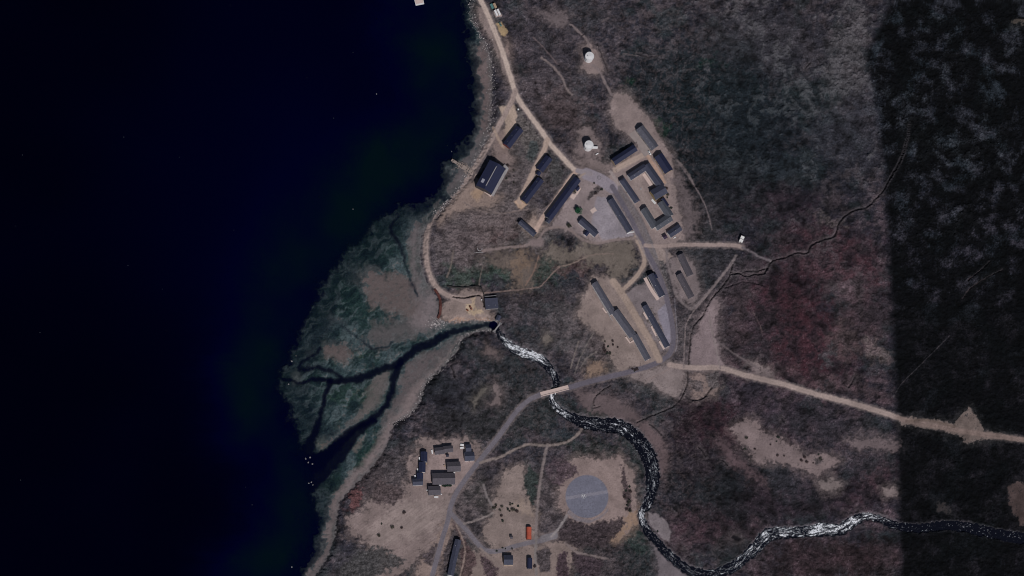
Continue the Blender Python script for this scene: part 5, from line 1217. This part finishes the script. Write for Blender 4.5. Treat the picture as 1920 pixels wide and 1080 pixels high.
# car
def car(u, v, ang, key, label, group='vehicles parked in the village'):
    p = G(u, v, .7); t = thing('parked_car', (p[0], p[1], p[2] + .03), math.radians(-ang), label, 'car', group)
    b = MB(); prof = [(-2.1, .35), (-2.15, .8), (-1.9, .95), (-1.2, 1.0), (-.8, 1.0), (.9, 1.0), (1.3, .95), (2.0, .85), (2.15, .6), (2.1, .35)]
    vs = [(x, s_ * .85, z) for s_ in (-1, 1) for x, z in prof]; n = len(prof)
    b.add(vs, [tuple(range(n)), tuple(range(n, 2 * n))[::-1]] + [(k, k + n, (k + 1) % n + n, (k + 1) % n) for k in range(n)])
    link('body', b.mesh('body', CM[key]), t)
    c = [(-1.5, 1.0), (-1.2, 1.5), (.4, 1.52), (1.0, 1.0)]
    vs = [(x, s_ * (.82 if z < 1.2 else .68), z) for s_ in (-1, 1) for x, z in c]
    link('cabin_glass', MB().add(vs, [(0, 1, 2, 3), (7, 6, 5, 4), (0, 4, 5, 1), (2, 6, 7, 3), (1, 5, 6, 2)]).mesh('cabin_glass', GLASS), t)
    link('roof_panel', MB().box(-1.15, .38, -.66, .66, 1.505, 1.56).mesh('roof_panel', CM[key]), t)
    wm = MB().tube((0, -.1, 0), (0, .1, 0), .33, n=14).mesh('wheel', RUBBER); hm = MB().tube((0, -.11, 0), (0, .11, 0), .18, n=10).mesh('rim', STEEL)
    for sx in (-1.35, 1.35):
        for sy in (-.78, .78): w_ = link('wheel', wm, t, (sx, sy, .33)); link('rim', hm, w_)
    return t
car(938, 45.5, 60, 'green', 'pale green car on the roadside lay-by at the top, beside the tan patch')
car(1217.8, 286.6, 55, 'white', 'white car below the south corner of the topmost grey workshop')
car(882.5, 577, 60, 'rust', 'rusty brown car in the middle of the dam yard')

# ---- moored pontoon at the top edge
def pontoon():
    p = at_z(786, 3, .8); t = thing('moored_barge', (p[0], p[1], 0), math.radians(14), 'pinkish decked barge with a white rail cut by the top edge of the photo', 'barge')
    hull = MB(); vs = []
    for z, k in ((-.6, .9), (.9, 1.0)): vs += [(-4.2 * k, -3.2, z), (4.2 * k, -3.2, z), (4.2 * k, 6, z), (0, 8.5 * k, z), (-4.2 * k, 6, z)]
    hull.add(vs, [(4, 3, 2, 1, 0), (5, 6, 7, 8, 9)] + [(k, (k + 1) % 5, (k + 1) % 5 + 5, k + 5) for k in range(5)])
    link('hull', hull.mesh('hull', FRAME), t)
    link('deck', MB().box(-3.8, 3.8, -1.9, 5.8, .902, 1.0).mesh('deck', PINKW), t)
    link('cabin', MB().box(-1.5, 1.5, 3, 5.5, 1.0, 3.0).mesh('cabin', FRAME), t)
pontoon()

# ---- poles and fences
def pole(u, v, label):
    p = G(u, v); t = thing('lamp_post', p, 0, label, 'lamp post', 'lamp posts in the village')
    link('post', MB().tube((0, 0, -.5), (0, 0, 7.5), .11, .07, n=8).mesh('post', STEEL), t)
    link('lamp_arm', MB().tube((0, 0, 7.4), (.9, 0, 7.6), .05, n=6).mesh('lamp_arm', STEEL), t)
    link('lamp_head', MB().box(.8, 1.35, -.14, .14, 7.5, 7.65).mesh('lamp_head', STEEL), t)
for q in [(1030, 436, 'thin steel lamp post at the lower end of the very long barracks'), (976, 440, 'thin steel lamp post beside the narrow hut at the lane foot'), (1253, 470, 'thin steel lamp post where the hut road leaves the village'), (1156, 322, 'thin steel lamp post north of the asphalt square'), (893, 868, 'thin steel lamp post beside the asphalt road at the hamlet')]: pole(*q)
def arc_fence(u, v, label):
    p = G(u, v); t = thing('garden_fence', p, 0, label, 'fence', 'curved garden fences west of the terrace')
    R_ = 3.2; mb = MB(); po = MB(); a_ = [math.radians(80 + 170 * k / 12) for k in range(13)]
    for k in range(12):
        for z in (.35, .8): mb.tube((R_ * math.cos(a_[k]) * .8, R_ * math.sin(a_[k]), z), (R_ * math.cos(a_[k + 1]) * .8, R_ * math.sin(a_[k + 1]), z), .09, n=5)
    link('rail', mb.mesh('rail', WALL['dark']), t)
    for k in range(0, 13, 2): link('post', MB().box(-.07, .07, -.07, .07, -.5, 1.0).mesh('post', WALL['dark']), t, (R_ * math.cos(a_[k]) * .8, R_ * math.sin(a_[k]), 0))
arc_fence(848.5, 1026, 'curved garden fence west of the terrace, northernmost of three')
arc_fence(844, 1047, 'curved garden fence west of the terrace, middle of three')
arc_fence(839, 1068, 'curved garden fence west of the terrace, southernmost of three')

# ---- vegetation with leaves
LEAF = {k: mat(k + '_leaves', c, .8, .35, 1.5, spec=.1) for k, c in {'birch': (.055, .065, .055), 'spruce': (.018, .04, .028), 'willow': (.07, .07, .055), 'crow': (.09, .065, .066), 'bright': (.03, .11, .06)}.items()}
BARK = mat('grey_bark', (.12, .10, .09), .9, .2, 2, bump=.4)
def crown_mesh(R_, H_, n, leaf, key, seed, cone=False, gaps=True):
    r = random.Random(seed); mb = MB(); cl = [(r.uniform(-1, 1) * R_ * .7, r.uniform(-1, 1) * R_ * .7, r.uniform(.35, 1) * H_, r.uniform(.3, .6) * R_) for _ in range(14)]
    for k in range(n):
        if cone:
            z = r.random() ** 1.3; rad = R_ * (1.02 - z) * (.55 + .45 * r.random() ** .5) * (1 + .25 * math.sin(z * 34)); a = r.uniform(0, 6.283)
            c = (rad * math.cos(a), rad * math.sin(a), H_ * (.08 + .92 * z) - rad * .25)
        else:
            q = r.choice(cl); th = r.uniform(0, 6.283); ph = math.acos(r.uniform(-.6, 1)); d = q[3] * (.6 + .5 * r.random())
            c = (q[0] + d * math.sin(ph) * math.cos(th), q[1] + d * math.sin(ph) * math.sin(th), q[2] + d * .8 * math.cos(ph))
        u_ = Vector((r.gauss(0, 1), r.gauss(0, 1), r.gauss(0, .6))).normalized(); w_ = u_.cross(Vector((r.gauss(0, 1), r.gauss(0, 1), r.gauss(0, 1)))).normalized(); s_ = leaf * r.uniform(.6, 1.3)
        C_ = Vector(c); mb.add([C_ - u_ * s_, C_ + w_ * s_ * .6, C_ + u_ * s_, C_ - w_ * s_ * .6], [(0, 1, 2, 3)])
    return mb.mesh('crown', LEAF[key])
def tree(u, v, R_, H_, key, label, cat='tree', name='birch_tree', n=1500, leaf=.22, cone=False, group=None, seed=1):
    p = G(u, v, H_ * .5); t = thing(name, p, seed * 1.3, label, cat, group)
    tr = MB().tube((0, 0, -.6), (.1, 0, H_ * .5), .16, .1, n=8).tube((.1, 0, H_ * .5), (0, .1, H_ * (.95 if cone else .8)), .1, .03, n=8)
    r = random.Random(seed)
    for k in range(7):
        a = r.uniform(0, 6.28); z = H_ * r.uniform(.25, .6); tr.tube((.05, 0, z), (R_ * .7 * math.cos(a), R_ * .7 * math.sin(a), z + H_ * .25), .06, .02, n=6)
    link('trunk', tr.mesh('trunk', BARK), t)
    link('crown', crown_mesh(R_, H_, n, leaf, key, seed, cone), t); return t
tree(1084, 395, 3.3, 4.2, 'bright', 'round bright green tree at the edge of the gravel yard', n=2600, leaf=.28)
tree(1067, 423, 2.2, 2.2, 'willow', 'brown green bush tree in the grass below the gravel yard', n=1200, leaf=.22, seed=4)
for k, (u, v, h) in enumerate([(831.5, 909.5, 3.6), (835, 910.3, 4.4), (838.5, 909.3, 5.0), (842, 909, 4.2), (845, 909.5, 3.2)]):
    tree(u, v, 1.2, h, 'spruce', ['dark spruce at the west end of the row behind the longhouse', 'second dark spruce from the west behind the longhouse', 'tallest dark spruce in the middle of the row behind the longhouse', 'fourth dark spruce from the west behind the longhouse', 'shortest dark spruce at the east end of the row behind the longhouse'][k], name='spruce_tree', n=700, leaf=.2, cone=True, group='spruces behind the hamlet longhouse', seed=20 + k)
# shrubs dotted on the bare ground: three kinds, copied
SH = []
for k, (key, R_, H_) in enumerate([('crow', 1.5, 1.0), ('willow', 1.9, 1.3), ('birch', 1.2, .8)]):
    t = thing('heath_shrub', (0, 0, -50), 0, 'low dark shrub', 'shrub', 'low shrubs dotted over bare ground')
    link('stem', MB().tube((0, 0, -.4), (0, 0, H_ * .6), .06, n=6).tube((0, 0, .1), (.4, .2, H_ * .6), .04, n=6).tube((0, 0, .1), (-.3, .35, H_ * .6), .04, n=6).mesh('stem', BARK), t)
    link('foliage', crown_mesh(R_, H_, 420, .2, key, 50 + k), t); SH.append([t, False])
AREAS = [ # u0,u1,v0,v1,count, phrase
 (1125, 1160, 635, 665, 12, 'on the bare slope west of the three-roofed barracks'), (1130, 1150, 560, 590, 5, 'on the gravel beside the three-roofed barracks upper half'),
 (925, 945, 945, 985, 7, 'on the sand west of the upright track'), (950, 972, 940, 960, 8, 'on the sand above the tiny brown shed'), (1172, 1182, 880, 960, 9, 'on the bare ring east of the landing pad'),
 (1380, 1470, 800, 860, 8, 'on the large sand patch in the moor'), (1500, 1545, 850, 885, 6, 'at the east end of the large sand patch'), (1060, 1130, 340, 365, 5, 'on the grass below the asphalt square'),
 (700, 760, 960, 1010, 6, 'on the wide sand below the hamlet'), (945, 970, 300, 345, 7, 'between the warehouse and the gravel strip'), (1245, 1275, 330, 400, 5, 'along the eastern village verge'),
 (1180, 1200, 690, 700, 4, 'along the lower asphalt road'), (985, 1010, 1055, 1080, 3, 'on the sand south of the round roofed huts'), (930, 985, 1025, 1036, 4, 'on the verge of the lower road'), (1222, 1236, 985, 998, 2, 'on the gravel bar in the river bend')]
rs = random.Random(99)
WORD = ['tiny', 'small', 'rounded', 'sprawling', 'dark', 'pale tipped', 'reddish', 'lopsided', 'dense', 'sparse', 'flat', 'broad']
ORD = ['highest', 'second highest', 'third highest', 'fourth highest', 'fifth highest', 'sixth highest', 'seventh highest', 'eighth highest', 'ninth highest', 'tenth highest', 'eleventh highest', 'lowest']
for (u0, u1, v0, v1, n, ph) in AREAS:
    pts_ = sorted([(rs.uniform(v0, v1), rs.uniform(u0, u1)) for _ in range(n)])
    for k, (v, u) in enumerate(pts_):
        i = rs.randrange(3); p = G(u, v)
        lab = (ORD[k] if k < n - 1 else 'lowest') + ' low shrub ' + ph
        sc_ = rs.uniform(.5, 1.15)
        o = SH[i][0]
        if not SH[i][1]: o.location = p; o['label'] = lab; o['group'] = 'low shrubs ' + ph; SH[i][1] = True; o.scale = (sc_,) * 3
        else: o = copy_tree(o, p, rs.uniform(0, 6.28), lab, sc_); o['group'] = 'low shrubs ' + ph

# ---- boulders
def rock_mesh(name, spots, m, seed=1):
    r = random.Random(seed); V_ = []; F_ = []
    t = (1 + 5 ** .5) / 2
    ico = [(-1, t, 0), (1, t, 0), (-1, -t, 0), (1, -t, 0), (0, -1, t), (0, 1, t), (0, -1, -t), (0, 1, -t), (t, 0, -1), (t, 0, 1), (-t, 0, -1), (-t, 0, 1)]
    fa = [(0, 11, 5), (0, 5, 1), (0, 1, 7), (0, 7, 10), (0, 10, 11), (1, 5, 9), (5, 11, 4), (11, 10, 2), (10, 7, 6), (7, 1, 8), (3, 9, 4), (3, 4, 2), (3, 2, 6), (3, 6, 8), (3, 8, 9), (4, 9, 5), (2, 4, 11), (6, 2, 10), (8, 6, 7), (9, 8, 1)]
    for (x, y, z, s_) in spots:
        o = len(V_); a = r.uniform(0, 6.28); ca, sa = math.cos(a), math.sin(a); e = (r.uniform(.7, 1.3), r.uniform(.6, 1.1), r.uniform(.4, .8))
        for p in ico:
            k = s_ * .53 * r.uniform(.75, 1.15); q = (p[0] * e[0] * k, p[1] * e[1] * k, p[2] * e[2] * k)
            V_.append((x + q[0] * ca - q[1] * sa, y + q[0] * sa + q[1] * ca, z + q[2]))
        F_ += [tuple(i + o for i in f) for f in fa]
    me = bpy.data.meshes.new(name); me.from_pydata(V_, [], F_); me.materials.append(m); me.update(); return me
STONE = mat('pale_grey_stone', (.42, .38, .38), .9, .35, .35, bump=.4)
DSTONE = mat('wet_river_stone', (.13, .13, .15), .7, .7, .4, bump=.4)
spots = []
Pc = catmull([(p[0], p[1]) for p in COAST_DRY[1:18]], 2.0)
for p in Pc:
    dens = 6 if 375 < p[1] < 560 else 3
    for k in range(dens):
        u = p[0] + rs.gauss(-1.5, 4.0 if p[1] > 280 else 4.5); v = p[1] + rs.gauss(0, 3); q = G(u, v); spots.append((q[0], q[1], q[2] + .05, rs.uniform(.12, .55) * (1.25 if rs.random() < .12 else 1)))
Pc = catmull([(p[0], p[1]) for p in COAST_DRY[27:42]], 2.0)
for p in Pc:
    for k in range(2):
        u = p[0] + rs.gauss(-2.0, 3.0); v = p[1] + rs.gauss(-1, 2); q = G(u, v); spots.append((q[0], q[1], q[2] + .05, rs.uniform(.2, .55)))
for k in range(160):
    u = 822 + rs.gauss(-2, 8); v = 607 + rs.gauss(0, 6); q = G(u, v); spots.append((q[0], q[1], q[2] + .05, rs.uniform(.2, .6)))
o = link('shore_stones', rock_mesh('shore_stones', spots, STONE, 3)); tag(o, 'band of pale stones piled along the shore line', 'stones', kind='stuff')
spots = []; RPc = catmull([list(r_) for r_ in RIVER], 2.0)
for p in RPc:
    w, f = p[2], p[3]
    if p[0] > 1960 or p[1] < 620 or (p[0] > 1685 and rs.random() < .5): continue
    n = 3 if 700 < p[1] < 940 and p[0] < 1240 else 2 + int(2 * f)
    for k in range(n):
        t = rs.uniform(-.62, .62) * w; a = rs.uniform(0, 6.28)
        u = p[0] + t * math.cos(a); v = p[1] + t * math.sin(a); q = G(u, v)
        i = int(np.argmin((RX[:, 0] - q[0]) ** 2 + (RX[:, 1] - q[1]) ** 2))
        z = max(q[2], RZ[i] - .15) + .1
        spots.append((q[0], q[1], z, rs.uniform(.15, .7)))
o = link('river_stones', rock_mesh('river_stones', spots, DSTONE, 5)); tag(o, 'grey boulders strewn along the whole river bed', 'stones', kind='stuff')
for k, (u, v, s_) in enumerate([(573, 860, 1.3), (581.5, 857.5, 1.2), (578, 867, 1.1), (586, 869.6, 1.2), (579, 906, 1.0), (584, 904, 1.1), (586.5, 909, 1.1), (547, 677, 1.0), (541, 720, 1.1), (555, 667, .9), (662, 392, .8), (847, 1064 - 780, .8), (547, 1063, .9), (706, 176, .9)]):
    p = at_z(u, v, .25); m = link('boulder', rock_mesh('boulder', [(0, 0, 0, s_ * .85)], DCONC, 60 + k), None, (p[0], p[1], .25))
    L_ = ['leftmost of the four pale boulders off the tidal flat', 'second pale boulder of the upper four off the tidal flat', 'third and lower pale boulder of the four off the tidal flat', 'rightmost of the four pale boulders off the tidal flat', 'left one of three pale boulders in the shallows below the flats', 'top one of three pale boulders in the shallows below the flats', 'right one of three pale boulders in the shallows below the flats', 'pale boulder at the upper western tip of the delta', 'pale boulder at the mouth of the main tidal channel', 'small pale boulder just outside the delta north-west edge', 'lone pale boulder in dark water north of the flats', 'small boulder off the beach north of the jetty', 'lone boulder in the water at the bottom edge', 'lone pale speck of rock far out in the dark water'][k]
    tag(m, L_, 'boulder', 'boulders standing in the shallow water')

for o in bpy.data.objects:
    if o.get('label') and len(o['label'].split()) > 16: print('LONG', o.name, o['label'])
